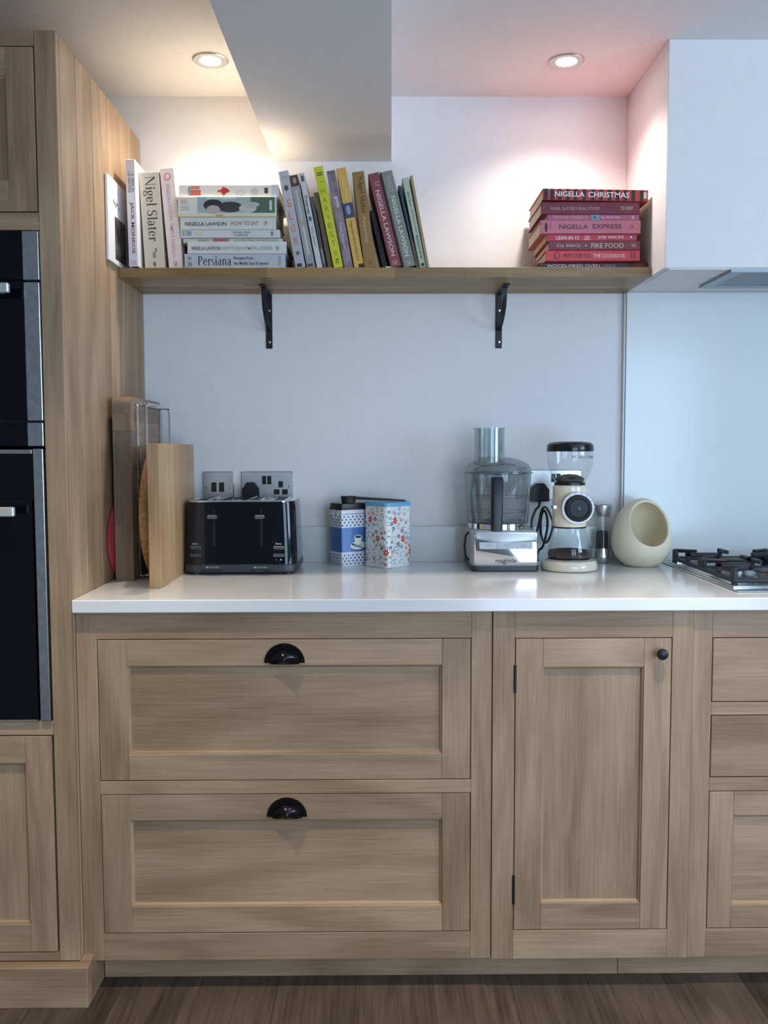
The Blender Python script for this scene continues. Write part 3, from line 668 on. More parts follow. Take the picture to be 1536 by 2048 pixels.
upright('slim white paperback titled Preserves leaning in the row', (634, 529), (597, 347), 11, YR, 0.185, 'c6c8ca',
        [('r', 0, 0.03, 0.09, 0.3, 0.8, '4a5a60'), ('t', 'Preserves', 0.24, 0.43, 0.22, 0.78, '2b2d30'), ('b', 0, 0.44, 0.52, 0.1, 0.9, '55585c', -0.0001, 5), ('t', 'CAROL TENNANT', 0.56, 0.78, 0.34, 0.66, '5f6368')], GR, hard=False)
upright('dark grey thin book set back between the Preserves and a short brown book', (647, 529), (619.5, 394), 7, YR+0.012, 0.17, '5b544f', [('r', 0, 0.72, 0.92, 0.25, 0.75, '8f9095')], GR)
upright('short olive brown book beside the yellow one', (656.5, 529), (627, 386), 9.5, YR+0.010, 0.17, '6e6047', [], GR)
upright('yellow cookbook titled HARVEST leaning in the row', (668, 529), (627, 335), 18.5, YR, 0.20, 'c9cc30',
        [('s', 'HARVEST', 0.20, 0.80, 0.28, 0.72, '9a9430'), ('r', 0, 0.058, 0.07, 0.2, 0.82, '5d6020'), ('r', 0, 0.078, 0.09, 0.2, 0.82, '5d6020'), ('r', 0, 0.145, 0.158, 0.3, 0.8, 'a8a42c'), ('r', 0, 0.835, 0.85, 0.28, 0.72, 'a8a42c'), ('r', 0, 0.86, 0.875, 0.28, 0.72, 'a8a42c'), ('b', 0, 0.91, 0.935, 0.35, 0.68, '6f7020'), ('r', 0, 0.945, 0.955, 0.3, 0.7, '6f7020')], GR)
MAUVE = speckle('mauve_photo', srgb('6d5c66'), srgb('a2939a'), 26, 0.5)
upright('mauve photo-covered book titled pie leaning in the row', (689, 529), (653, 343), 17, YR, 0.19, MAUVE, [('t', 'pie', 0.27, 0.38, 0.30, 0.84, 'e2dde0'), ('t', 'Angela Boggiano', 0.53, 0.80, 0.30, 0.62, 'cfc6ca')], GR)
upright('orange yellow book with a blue photo band on its spine', (709, 529), (672, 338), 19.5, YR, 0.195, 'd7aa55',
        [('r', 0, 0.35, 0.50, 0.0, 1.0, '3c4a60'), ('b', 0, 0.37, 0.47, 0.25, 0.7, '8c9ab0', -0.0002), ('t', 'Jamie Oliver', 0.08, 0.32, 0.28, 0.72, 'e3c084'), ('t', 'Happy Days with the Naked Chef', 0.53, 0.93, 0.34, 0.66, '7a5a24'), ('r', 0, 0.965, 1.0, 0.45, 1.0, '2c241c')], GR)
upright('tan brown book with black title Nigel Slater leaning in the row', (729, 529), (704, 345), 23.5, YR, 0.20, '96733f',
        [('f', 'Nigel Slater', 0.055, 0.435, 0.30, 0.82, '1e1812'), ('t', 'Appetite', 0.46, 0.74, 0.28, 0.70, 'b5a282'), ('b', 0, 0.925, 0.97, 0.4, 0.7, '7e6238')], GR)
upright('black filler book added as the shade in the gap beside the tan brown book', (766, 529), (739, 422), 11, YR+0.02, 0.15, '1d1a1c', [], GR)  # dark block added to stand for the shade inside the gap
upright('dark red cookbook titled At My Table leaning in the row', (782, 529), (736, 349), 22, YR, 0.195, '86454a',
        [('S', 'AT MY', 0.095, 0.11, 0.35, 0.8, 'd0b0b0'), ('S', 'TABLE', 0.125, 0.14, 0.35, 0.8, 'd0b0b0'), ('t', 'NIGELLA LAWSON', 0.18, 0.88, 0.30, 0.68, 'd8c4c0'), ('t', 'CW', 0.925, 0.975, 0.25, 0.7, 'c9a9a6')], GR)
upright('thick grey green cookbook with white lettering and dark hinge leaning in the row', (806, 529), (759, 346), 26, YR, 0.195, '85867a',
        [('r', 0, 0, 1, 0, 0.14, '2f2a2c'), ('t', 'FEAST', 0.05, 0.22, 0.42, 0.74, 'a2aaa4'), ('t', 'NIGELLA LAWSON', 0.26, 0.89, 0.40, 0.72, 'd5d5cc'), ('t', 'CW', 0.93, 0.98, 0.4, 0.72, 'bdbdb2')], GR)
upright('thin dark blue and brown paperback beside the pale green book', (833.5, 529), (796, 372), 5.5, YR+0.004, 0.17, '39465a', [('r', 0, 0.65, 1, 0, 1, '6b4f45')], GR, hard=False)
upright('pale green paperback of jams and preserves leaning in the row', (840, 529), (804, 357), 13, YR, 0.18, 'b2bfa5',
        [('t', 'Basic Basics', 0.16, 0.32, 0.36, 0.66, '4a5048'), ('t', 'JAMS, PRESERVES AND CHUTNEYS', 0.35, 0.62, 0.38, 0.64, '8f5a50'), ('t', 'MARGUERITE PATTEN', 0.64, 0.90, 0.34, 0.66, '2c302a'), ('b', 0, 0.945, 0.985, 0.25, 0.8, '2c302a')], GR, hard=False)
upright('thin tan board book ending the leaning row', (853.5, 529), (819.5, 352), 6, YR-0.004, 0.18, 'a08a64', [], GR)

GC = 'red cookbooks lying in a stack'
YC = -0.236
zc = [ZS+0.0002] + [PY(1185, yy, YC).z for yy in (522, 500.5, 482, 468, 441, 429, 404)] 
lying('dark maroon cookbook of wood-fired oven recipes, lowest of the red stack', 1076, 1297, 0, 529, -0.214, 0.205, '4c2a2a',
      [('t', 'WOOD-FIRED OVEN', 0.08, 0.56, 0.34, 0.78, 'e0d6d4'), ('t', 'COOKBOOK', 0.58, 0.70, 0.34, 0.78, 'b99c98'), ('r', 0, 0.88, 1.0, 0.1, 0.9, '7a3235')], GC, (zc[0], zc[1]))
lying('bright coral red cookbook with a pig outline titled THE COOKBOOK', 1091, 1280, 0, 522, YC, 0.215, 'd1434c',
      [('b', 0, 0.09, 0.15, 0.14, 0.88, '5c1c24'), ('b', 0, 0.097, 0.143, 0.20, 0.82, 'd1434c', -0.0013), ('t', 'PITT CUE CO.', 0.19, 0.48, 0.30, 0.66, '4e1820'), ('t', 'THE COOKBOOK', 0.505, 0.845, 0.30, 0.66, 'ecc4c4'), ('r', 0, 0.90, 0.915, 0.2, 0.85, '7a2028'), ('r', 0, 0.93, 0.945, 0.2, 0.85, '7a2028')], GC, (zc[1], zc[2]))
lying('wine red cookbook titled FIRE FOOD in the red stack', 1097, 1280, 0, 500, -0.238, 0.20, '77343f',
      [('t', 'DJ BBQ', 0.09, 0.345, 0.26, 0.62, 'c0a292'), ('b', 0, 0.39, 0.425, 0.34, 0.60, 'c0a292', -0.0001, 4), ('t', 'FIRE FOOD', 0.465, 0.82, 0.22, 0.74, 'c8ab95'), ('b', 0, 0.90, 0.96, 0.3, 0.7, 'a5766f')], GC, (zc[2], zc[3]))
lying('thin red paperback titled LEAN IN 15 with white lettering', 1093, 1274, 0, 482, -0.234, 0.19, 'c23a48',
      [('t', 'LEAN IN 15', 0.105, 0.355, 0.20, 0.72, 'eddbd9'), ('t', 'JOE WICKS', 0.565, 0.85, 0.24, 0.76, 'eddbd9'), ('r', 0, 0.42, 0.475, 0.5, 0.75, 'd99a9e'), ('r', 0, 0.41, 0.48, 0.15, 0.42, 'd99a9e'), ('b', 0, 0.915, 0.955, 0.3, 0.85, '4a5fa5'), ('b', 0, 0.922, 0.945, 0.4, 0.7, 'e8e8f0', -0.0004)], GC, (zc[3], zc[4]), hard=False)
lying('dusty pink thick cookbook titled NIGELLA EXPRESS', 1081, 1281, 0, 468, -0.240, 0.20, 'c2707f',
      [('t', 'NIGELLA', 0.185, 0.475, 0.34, 0.68, '5c2a36'), ('t', 'EXPRESS', 0.52, 0.81, 0.36, 0.70, '5c2a36'), ('b', 0, 0.04, 0.07, 0.1, 0.82, '3a2028'), ('b', 0, 0.09, 0.105, 0.3, 0.8, 'a85a68'), ('t', 'CW', 0.895, 0.93, 0.38, 0.66, '7e3c48')], GC, (zc[4], zc[5]))
lying('slim mauve pink paperback titled THE PICNIC COOKBOOK', 1094, 1278, 0, 441, -0.236, 0.18, 'ad5a74',
      [('t', 'THE PICNIC COOKBOOK', 0.06, 0.445, 0.24, 0.74, 'd0a08c'), ('r', 0, 0.48, 0.57, 0.06, 0.94, '6f97a8'), ('b', 0, 0.50, 0.53, 0.3, 0.7, '35505f', -0.0002), ('t', 'by Annie Bell', 0.59, 0.79, 0.20, 0.78, 'd9b9c4'), ('t', 'K', 0.92, 0.955, 0.2, 0.8, 'd9c4cc')], GC, (zc[5], zc[6]), hard=False)
lying('maroon cookbook titled REAL FOOD under the striped one', 1082, 1279, 0, 429, -0.238, 0.20, '73293a',
      [('t', "NIGEL SLATER'S REAL FOOD", 0.095, 0.59, 0.34, 0.60, 'b98a80'), ('t', 'TED SMART', 0.805, 0.935, 0.34, 0.62, 'c2a09a')], GC, (zc[6], zc[7]))
stripes = [('r', 0, t, t+0.036, 0.02, 0.97, '1f2226') for t in (0.012, 0.072, 0.145, 0.22, 0.295, 0.375, 0.455, 0.535, 0.615, 0.69, 0.765, 0.84, 0.92)]
roll = 0.018
zt = PY(1190, 404, YC).z
lying('red and black striped cookbook NIGELLA CHRISTMAS, topmost of the red stack', 1085, 1296, 0, 403, -0.243, 0.215, 'b23a34',
      stripes + [('t', 'NIGELLA', 0.115, 0.395, 0.30, 0.76, 'f0e6e2'), ('t', 'CHRISTMAS', 0.43, 0.82, 0.28, 0.76, 'f0e6e2'), ('r', 0, 0.955, 0.985, 0.25, 0.8, 'd8cfc8')], GC, (zt+0.0015, zt+0.0305), roll=roll)
# a scrap of paper lying by the row
p = PY(776, 528, -0.243)
w = MB(); w.prism([(p.x-0.006, -0.249), (p.x+0.006, -0.248), (p.x+0.008, -0.240), (p.x+0.001, -0.238), (p.x-0.005, -0.242)], 'z', ZS+0.0002, ZS+0.0030, hexm('d8d6d0'))
tag(w.build('paper_scrap', smooth=0), 'tiny white paper scrap on the shelf by the leaning books', 'paper')

# ------------------------------------------------------------------ chopping boards and rack
o = thing('chopping_board', 'tall thick dark brown butcher block board with rounded top corners by the panel', 'board', (-0.626, -0.225, ZC))
zt = PY(240, 793, -0.378).z; h = zt - ZC; n = 15
bx0, bx1, by0, by1 = -0.6495, -0.604, -0.380, -0.072
MB().box(bx0, bx1, by0, by0+0.028, ZC, ZC+h*0.31, WALNUT_END, 0.0006).build('end_block', o, smooth=0)
MB().box(bx0, bx1, by0, by0+0.028, ZC+h*0.31, ZC+h*0.815, WALNUT_END, 0.0006).build('end_block', o, smooth=0)
MB().box(bx0, bx1, by0, by0+0.028, ZC+h*0.815, ZC+h*0.91, WALNUT_END, 0.0006).build('end_block', o, smooth=0)
R = 0.034
arc = [(by0 + R - R*math.sin(PI/2*i/8)*1.0, 0) for i in range(9)]
pts = [(by0+0.028, ZC+h*0.91), (by0, ZC+h*0.91)]
for i in range(7):
    t = PI/2*i/6; pts.append((by0+0.024-0.024*math.cos(t), ZC+h-0.024+0.024*math.sin(t)))
pts.append((by0+0.028, ZC+h))
MB().prism(pts, 'x', bx0, bx1, WALNUT_END).build('end_block', o, smooth=0)
for i in range(n):
    a, b_ = ZC+h*i/n, ZC+h*(i+1)/n
    if i < n-1: MB().box(bx0, bx1, by0+0.0282, by1, a, b_, WALNUT, 0.0005).build('stave', o, smooth=0)
    else:
        pts = [(by0+0.0282, a), (by1, a)]
        for j in range(7):
            t = PI/2*j/6; pts.append((by1-0.02+0.02*math.cos(t), b_-0.02+0.02*math.sin(t)))
        pts.append((by0+0.0282, b_)); MB().prism(pts, 'x', bx0, bx1, WALNUT).build('stave', o, smooth=0)
# red round trivet tucked between the panel and the thick board
w = MB(); w.lathe([(0.0002, -0.6620), (0.09, -0.6620), (0.1, -0.6600), (0.1, -0.6540), (0.095, -0.6515), (0.0002, -0.6515)], mat('red_silicone', srgb('b23a44'), 0.4), (0, -0.305, ZC+0.1002), 48, 'x')
tag(w.build('round_trivet'), 'red round mat standing on edge behind the thick dark board', 'trivet')
# chrome wire rack
o = thing('wire_rack', 'chrome wire rack standing between the dark board and the cork mat', 'rack', (-0.584, -0.22, ZC))
ya, yb = -0.340, -0.095; za, zb_ = ZC+0.0035, PY(268, 807, -0.340).z
def rrect(x, r=0.012, n=5):
    P = []
    for (cy, cz, q) in ((yb-r, zb_-r, 0), (ya+r, zb_-r, 1), (ya+r, za+r, 2), (yb-r, za+r, 3)):
        for i in range(n+1):
            t = q*PI/2 + PI/2*i/n; P.append((x, cy + r*math.cos(t), cz + r*math.sin(t)))
    return P
for xx in (-0.5985, -0.5755): MB().tube(rrect(xx), 0.0030, CHROME, 8, closed=True).build('wire_frame', o)
for yy, zz in ((ya+0.004, zb_-0.004), (ya+0.03, zb_), (yb-0.004, zb_-0.004), (ya+0.004, za+0.004), (yb-0.004, za+0.004)):
    MB().tube([(-0.5985, yy, zz), (-0.587, yy-0.002, zz+0.001), (-0.5755, yy, zz)], 0.0022, CHROME, 8).build('cross_wire', o)
# round cork mat
w = MB(); w.lathe([(0.0002, -0.5680), (0.160, -0.5680), (0.165, -0.5660), (0.165, -0.5450), (0.160, -0.5430), (0.0002, -0.5430)], CORK, (0, -0.300, ZC+0.1652), 64, 'x')
tag(w.build('round_cork_board'), 'round tan cork board standing on edge behind the pale wooden board', 'board')
# pale board at the front
o = thing('chopping_board', 'pale rectangular wooden chopping board standing in front of the cork one', 'board', (-0.52, -0.30, ZC))
zt = PY(312, 887, -0.505).z; zz = [-0.505, -0.412, -0.352, -0.29, -0.235, -0.17, -0.105]
for i, (a, b_) in enumerate(zip(zz, zz[1:])):
    MB().box(-0.5345, -0.507, a, b_, ZC+0.0002, zt, BEECH, 0.0008).build('stave', o, smooth=0)

# ------------------------------------------------------------------ wall sockets
PLATE = speckle('brushed_plate', (0.62, 0.63, 0.64), (0.70, 0.71, 0.72), 40, 0.38, metal=1.0)
def plate(name, label, cat, x0, x1, zt, grp=None):
    z0 = zt-0.0865; o = thing(name, label, cat, ((x0+x1)/2, -0.004, z0), grp)
    MB().rr([(0, 0, 0, (x1-x0)/2, 0.0433, 0.004), (0.004, 0, 0, (x1-x0)/2, 0.0433, 0.004), (0.006, 0, 0, (x1-x0)/2-0.002, 0.0413, 0.003)], PLATE).build('plate', o, local=True)
    pl = o.children[0]; pl.rotation_euler = (PI/2, 0, 0); pl.location = (0, 0.0035, 0.0433)
    return o, z0
def rocker(o, x, z, w_=0.0098, h_=0.0185): MB().box(x-w_/2, x+w_/2, -0.0105, -0.0055, z-h_/2, z+h_/2, BLACK, 0.0012).build('switch', o, smooth=0)
def pin(o, x, z, w_, h_): MB().box(x-w_/2, x+w_/2, -0.0072, -0.0055, z-h_/2, z+h_/2, BLACK, 0.0006).build('pin_hole', o, smooth=0)
def screw(o, x, z): MB().lathe([(0.0002, -0.0082), (0.0030, -0.0078), (0.0038, -0.0055)], CHROME, (x, 0, z), 14, 'y').build('screw', o)
o, z0 = plate('switch_plate', 'square brushed steel plate with two black switches above the toaster', 'switch', -0.5015, -0.4135, 1.160)
for x in (-0.470, -0.448): rocker(o, x, PY(430, 974, 0).z, 0.0145, 0.027)
for x in (-0.4905, -0.4255): screw(o, x, PY(430, 974, 0).z)
o, z0 = plate('double_socket', 'brushed steel double wall socket with black switches above the toaster', 'socket', -0.392, -0.243, 1.160)
for x in (-0.3255, -0.3105): rocker(o, x, PY(530, 960, 0).z, 0.0115, 0.024)
for cx in (-0.2785,):
    pin(o, cx, PY(560, 968.5, 0).z, 0.0135, 0.018); 
    for s_ in (-1, 1): pin(o, cx+s_*0.0118, PY(560, 983.5, 0).z, 0.0165, 0.0145)
for x in (-0.384, -0.2545): screw(o, x, PY(530, 973, 0).z)
def plug(label, x, zc_, cordpts, w2=0.0245):
    o = thing('plug', label, 'plug', (x, -0.02, zc_-0.025))
    poly = [(x-w2, zc_-0.026), (x+w2, zc_-0.026), (x+w2, zc_+0.008), (x+w2*0.45, zc_+0.026), (x-w2*0.45, zc_+0.026), (x-w2, zc_+0.008)]
    w = MB(); w.prism(poly, 'y', -0.034, -0.0076, BLACK)
    w.prism([(p[0]*0.85+x*0.15, p[1]*0.85+zc_*0.15) for p in poly], 'y', -0.040, -0.034, BLACK); w.build('plug_body', o, smooth=20)
    MB().tube(cordpts, 0.0036, BLACK, 8).build('flex', o)
    return o
def smooth_pts(P, n=8):
    out = []; P = [Vector(p) for p in P]; Q = [P[0]] + P + [P[-1]]
    for i in range(1, len(Q)-2):
        for k in range(n):
            t = k/n; a, b_, c, e = Q[i-1], Q[i], Q[i+1], Q[i+2]
            out.append(0.5*((2*b_) + (c-a)*t + (2*a-5*b_+4*c-e)*t*t + (3*b_-a-3*c+e)*t**3))
    out.append(P[-1]); return out
plug('black plug in the double socket above the toaster', -0.3615, 1.103, smooth_pts([(-0.3615, -0.026, 1.08), (-0.3615, -0.03, 1.05), (-0.355, -0.033, 1.01), (-0.36, -0.036, 0.93), (-0.36, -0.05, 0.903)]))
o, z0 = plate('double_socket', 'brushed steel double wall socket behind the food processor and coffee grinder', 'socket', 0.441, 0.590, 1.162)
rocker(o, 0.508, 1.139, 0.0115, 0.024); rocker(o, 0.523, 1.139, 0.0115, 0.024)
for s_ in (-1, 1): pin(o, 0.555+s_*0.0118, 1.098, 0.0165, 0.0145)
pin(o, 0.555, 1.119, 0.0135, 0.018); screw(o, 0.449, 1.119); screw(o, 0.582, 1.119)
c = PY(1079, 985, -0.03)
q = lambda x, y, Y=-0.045: tuple(PY(x, y, Y))
plug('black plug and coiled flex between the food processor and coffee grinder', c.x+0.0015, c.z, smooth_pts([q(1080, 998, -0.026), q(1078, 1012), q(1070, 1022), q(1063, 1045), q(1066, 1070, -0.05), q(1075, 1058, -0.055), q(1083, 1022, -0.055), q(1092, 1015), q(1101, 1030), q(1106, 1050), q(1098, 1078), q(1089, 1084), q(1081, 1062), q(1083, 1030, -0.055), q(1090, 1022, -0.06), q(1095, 1042, -0.06), q(1092, 1070, -0.06), q(1085, 1094, -0.055), q(1078, 1100), q(1074, 1112, -0.06), q(1076, 1122, -0.06)]), 0.026)

# ------------------------------------------------------------------ toaster
TX, TY = -0.3570, -0.170
o = thing('toaster', 'black four-slot toaster with chrome top and two levers', 'toaster', (TX, TY, ZC))
fy = lambda z: -0.1125 - (0.040 - 0.0) * 0  # front face, local
MB().rr([(0.004, 0, 0, 0.141, 0.103, 0.03), (0.009, 0, 0, 0.1485, 0.113, 0.035), (0.020, 0, 0, 0.149, 0.114, 0.035), (0.027, 0, 0, 0.147, 0.1115, 0.034)], DGREY).build('base', o, local=True)
for sx in (-1, 1):
    for sy in (-1, 1): MB().lathe([(0.010, 0.0), (0.010, 0.006)], BLACK, (sx*0.12, sy*0.08, 0), 12).build('foot', o, local=True)
MB().rr([(0.0272, 0, 0, 0.1465, 0.1105, 0.034), (0.06, 0, 0, 0.146, 0.1095, 0.034), (0.12, 0, 0, 0.144, 0.107, 0.034), (0.180, 0, 0, 0.1415, 0.104, 0.034), (0.188, 0, 0, 0.141, 0.1035, 0.034), (0.1885, 0, 0, 0.135, 0.098, 0.03)], BLACKG, 10, (True, False)).build('body', o, local=True)
def rr_ring(z, hx, hy, rad, n=8):
    P = []
    for q_, (sx, sy) in enumerate(((1,1),(-1,1),(-1,-1),(1,-1))):
        for i in range(n+1):
            t = q_*PI/2 + i*PI/2/n; P.append((sx*(hx-rad)+rad*math.cos(t), sy*(hy-rad)+rad*math.sin(t), z))
    return P
w = MB()      # chrome top: a rim and three bars that leave four open slots
w.loops([rr_ring(0.1886, 0.1395, 0.102, 0.034), rr_ring(0.191, 0.1395, 0.102, 0.034), rr_ring(0.1922, 0.1375, 0.100, 0.032), rr_ring(0.1922, 0.1145, 0.085, 0.003), rr_ring(0.1886, 0.1145, 0.085, 0.003), rr_ring(0.1886, 0.1395, 0.102, 0.034)], CHROME, (False, False))
for a, b_ in ((-0.0855, -0.0505), (-0.0215, 0.0215), (0.0505, 0.0855)): w.box(a, b_, -0.085, 0.085, 0.1886, 0.1922, CHROME)
w.build('chrome_top', o, local=True)
WELL = mat('slot_well_steel', (0.30, 0.30, 0.30), 0.45, metal=0.8)
for sx in (-0.100, -0.036, 0.036, 0.100):
    a, b_ = sx-0.0145, sx+0.0145; w = MB()      # the well under a slot, open at the top
    w.add([(a, -0.085, 0.1886), (b_, -0.085, 0.1886), (b_, 0.085, 0.1886), (a, 0.085, 0.1886), (a, -0.085, 0.05), (b_, -0.085, 0.05), (b_, 0.085, 0.05), (a, 0.085, 0.05)], [(4, 5, 6, 7), (0, 1, 5, 4), (1, 2, 6, 5), (2, 3, 7, 6), (3, 0, 4, 7)], WELL); w.build('slot', o, local=True, smooth=0)
    w = MB(); w.box(sx-0.0175, sx-0.0145, -0.088, 0.088, 0.1923, 0.1950, CHROME, 0.001); w.box(sx+0.0145, sx+0.0175, -0.088, 0.088, 0.1923, 0.1950, CHROME, 0.001); w.build('slot_rim', o, local=True, smooth=0)
def tl(px, py): p = PY(px, py, TY-0.108); return p.x-TX, p.z-ZC
def front(z): return -0.1105 + (z-0.03)*0.042
for a in (427.5, 522.5):
    x, z1 = tl(a, 1018); _, z2 = tl(a, 1094)
    w = MB(); w.add([(x-0.0026, front(z2)-0.0006, z2), (x+0.0026, front(z2)-0.0006, z2), (x+0.0026, front(z1)-0.0006, z1), (x-0.0026, front(z1)-0.0006, z1)], [(0,1,2,3)], BLACK); w.build('lever_slot', o, local=True, smooth=0, recalc=False)
    _, z = tl(a, 1033.5)
    w = MB(); w.box(x-0.0155, x+0.0085, front(z)-0.019, front(z)-0.001, z-0.0048, z+0.0048, GREYP, 0.0018)
    w.build('lever', o, local=True, smooth=0)
for a in (391.5, 557.5):
    for yy in (1095.5, 1110.5):
        x, z = tl(a, yy)
        MB().box(x-0.0145, x+0.0145, front(z)-0.003, front(z)+0.002, z-0.0045, z+0.0045, DGREY if a < 400 else GREYP, 0.002).build('button', o, local=True, smooth=0)
w = MB(); LET = mat('grey_lettering', (0.45, 0.47, 0.5), 0.5)
for a, s0 in ((384, 396), (551, 563)):
    x, z = tl(a, 1089); x2, _ = tl(s0, 1089); put_text(w, 'Defrost', (x, front(z)-0.0008, z), (x2-x, 0, 0), (0, 0, 0.0042), WHITE if a > 500 else LET)
x, z = tl(552, 1121); put_text(w, '(', (x, front(z)-0.0008, z), (0.002, 0, 0), (0, 0, 0.004), WHITE)
x, z = tl(562, 1120); put_blob(w, (x, front(z)-0.0008, z+0.001), (0.0022, 0, 0.001), (-0.0006, 0, 0.0014), WHITE)
MB_panel = MB(); xa, za = tl(403, 1138); xb, zb_ = tl(547, 1129)
poly = [(xa-0.004, za), (xb+0.004, za), (xb, zb_-0.002), (xb-0.006, zb_+0.001), (xa+0.006, zb_+0.001), (xa, zb_-0.002)]
MB_panel.prism(poly, 'y', front(za)-0.004, front(za)+0.004, DGREY); MB_panel.build('dial_panel', o, local=True, smooth=0)
for a in (414, 509.5):
    for i in range(6):
        x, z = tl(a + i*4.6, 1135.5); put_text(w, '123456'[i], (x, front(z)-0.0048, z), (0.0027, 0, 0), (0, 0, 0.0042), WHITE)
    x, z = tl(a+12, 1141)
    MB().box(x-0.026, x+0.026, -0.1150, -0.111, z-0.0015, z+0.0022, BLACK).build('dial_slot', o, local=True, smooth=0)
    MB().box(x-0.0105, x+0.0105, -0.1195, -0.112, z-0.0022, z+0.0016, DGREY, 0.0008).build('browning_slider', o, local=True, smooth=0)
w.build('lettering', o, local=True, smooth=0, recalc=False)

# ------------------------------------------------------------------ tins and scoop
def outline(hx, hy, rad, n=8):
    P = []
    for q, (sx, sy) in enumerate(((1,1),(-1,1),(-1,-1),(1,-1))):
        for i in range(n+1):
            t = q*PI/2 + i*PI/2/n; P.append((sx*(hx-rad)+rad*math.cos(t), sy*(hy-rad)+rad*math.sin(t)))
    return P
class Wrap:
    """distance along a rounded-rectangle outline -> point and tangent, for print on a tin"""
    def __init__(s, hx, hy, rad, off):
        s.P = [Vector(p) for p in outline(hx, hy, rad)]; s.P.append(s.P[0].copy()); s.off = off
        s.L = [0]
        for a, b_ in zip(s.P, s.P[1:]): s.L.append(s.L[-1] + (b_-a).length)
    def at(s, u, z):
        u %= s.L[-1]
        for i in range(len(s.L)-1):
            if u <= s.L[i+1]:
                seg = s.P[i+1]-s.P[i]; k = (u-s.L[i])/max(1e-9, seg.length); p = s.P[i]+seg*k; t = seg.normalized()
                return Vector((p.x + t.y*s.off, p.y - t.x*s.off, z))
    def blob(s, mb, u, z, ru, rz, m, petals=0, n=10, rot=0.0, lift=0.0):
        old = s.off; s.off = old+lift; v = []
        for i in range(n):
            t = 2*PI*i/n; k = 1 if not petals else 0.74+0.26*math.cos(petals*t)
            a, b_ = k*ru*math.cos(t), k*rz*math.sin(t); v.append(s.at(u + a*math.cos(rot)-b_*math.sin(rot), z + a*math.sin(rot)+b_*math.cos(rot)))
        s.off = old; mb.add(v, [tuple(range(n))], m)
TINW = mat('tin_white', srgb('dde2ea'), 0.25); TINB = mat('tin_blue', srgb('4f78b4'), 0.25); TINN = mat('tin_navy', srgb('2a3054'), 0.3)
ch = 0.030
hx, hy, rad = 0.046, 0.0325, 0.004; phi = math.radians(33)
F = Vector((-0.099, -0.130)); ctr = F + Vector((math.cos(phi)*hx - math.sin(phi)*hy, math.sin(phi)*hx + math.cos(phi)*hy))
o = thing('coffee_tin', 'blue coffee tin with a cup picture, bean pattern bands and black lid', 'tin', (ctr.x, ctr.y, ZC), rot=(0, 0, phi))
w = MB(); w.rr([(0.0003, 0, 0, hx-0.001, hy-0.001, rad), (0.002, 0, 0, hx, hy, rad), (0.040, 0, 0, hx, hy, rad)], TINW, 5)
w.rr([(0.040, 0, 0, hx, hy, rad), (0.108, 0, 0, hx, hy, rad)], TINB, 5); w.rr([(0.108, 0, 0, hx, hy, rad), (0.157, 0, 0, hx, hy, rad), (0.158, 0, 0, hx-0.002, hy-0.002, rad), (0.164, 0, 0, hx-0.002, hy-0.002, rad)], TINW, 5)
w.build('tin_body', o, local=True)
w = MB(); w.rr([(0.157, 0, 0, hx+0.0018, hy+0.0018, 0.006), (0.163, 0, 0, hx+0.0022, hy+0.0022, 0.006), (0.1635, 0, 0, hx+0.0002, hy+0.0002, 0.006), (0.1735, 0, 0, hx, hy, 0.006), (0.1750, 0, 0, hx-0.0015, hy-0.0015, 0.005)], mat('tin_lid_black', (0.018, 0.018, 0.022), 0.35), 5); w.build('lid', o, local=True)
wr = Wrap(hx, hy, rad, 0.0004); w = MB()
for z0, z1 in ((0.004, 0.038), (0.111, 0.142)):
    row = 0; z = z0+0.003
    while z < z1:
        u = (row % 2)*0.0066
        while u < wr.L[-1]:
            wr.blob(w, u+random.uniform(-.0008, .0008), z, 0.0021, 0.0030, TINN, rot=random.choice((-0.7, 0.5, 0.9)), n=8); u += 0.0132
        z += 0.0080; row += 1
w.build('bean_print', o, local=True, smooth=0, recalc=False)
# cup printed on the face that looks to the front right (local -y)
w = MB(); yl = -hy-0.0004; cx = 0.007
def D(x, z, rx, rz, m, k, nn=18): put_blob(w, (x, yl-0.00012*k, z), (rx, 0, 0), (0, 0, rz), m, nn)
TEAL = hexm('4c7f86'); PW_ = hexm('eef0e6')
D(cx+0.002, 0.0545, 0.0255, 0.0115, TINN, 1); D(cx, 0.0570, 0.0255, 0.0120, PW_, 2); D(cx+0.002, 0.0585, 0.019, 0.008, hexm('c4d2d2'), 3)
w.add([(cx-0.013, yl-0.0005, 0.081), (cx-0.0085, yl-0.0005, 0.0625), (cx+0.0085, yl-0.0005, 0.0625), (cx+0.013, yl-0.0005, 0.081)], [(0,1,2,3)], PW_)
D(cx, 0.0622, 0.0085, 0.003, PW_, 5); D(cx, 0.0815, 0.013, 0.005, PW_, 5); D(cx, 0.0810, 0.0105, 0.0033, hexm('3a2c2a'), 6); D(cx+0.0155, 0.0735, 0.006, 0.0065, TEAL, 1)
w.add([(cx-0.018, yl-0.0009, 0.0590), (cx-0.016, yl-0.0009, 0.0615), (cx+0.02, yl-0.0009, 0.0490), (cx+0.019, yl-0.0009, 0.0470)], [(0,1,2,3)], hexm('2f5a55')); D(cx-0.017, 0.061, 0.005, 0.003, hexm('2f5a55'), 8)
w.build('cup_print', o, local=True, smooth=0, recalc=False)
w = MB()
for yy in (-0.012, 0.012): w.tube([(-hx-0.0016, yy, 0.156), (-hx-0.003, yy, 0.148), (-hx-0.0016, yy, 0.136)], 0.0012, CHROME, 6)
w.tube([(-hx-0.0016, -0.012, 0.136), (-hx-0.0016, 0.012, 0.136)], 0.0012, CHROME, 6); w.tube([(-hx-0.0014, yy*0, 0.143) for yy in (0,)]+[(-hx-0.0014, 0.001, 0.143)], 0.0005, CHROME, 4)
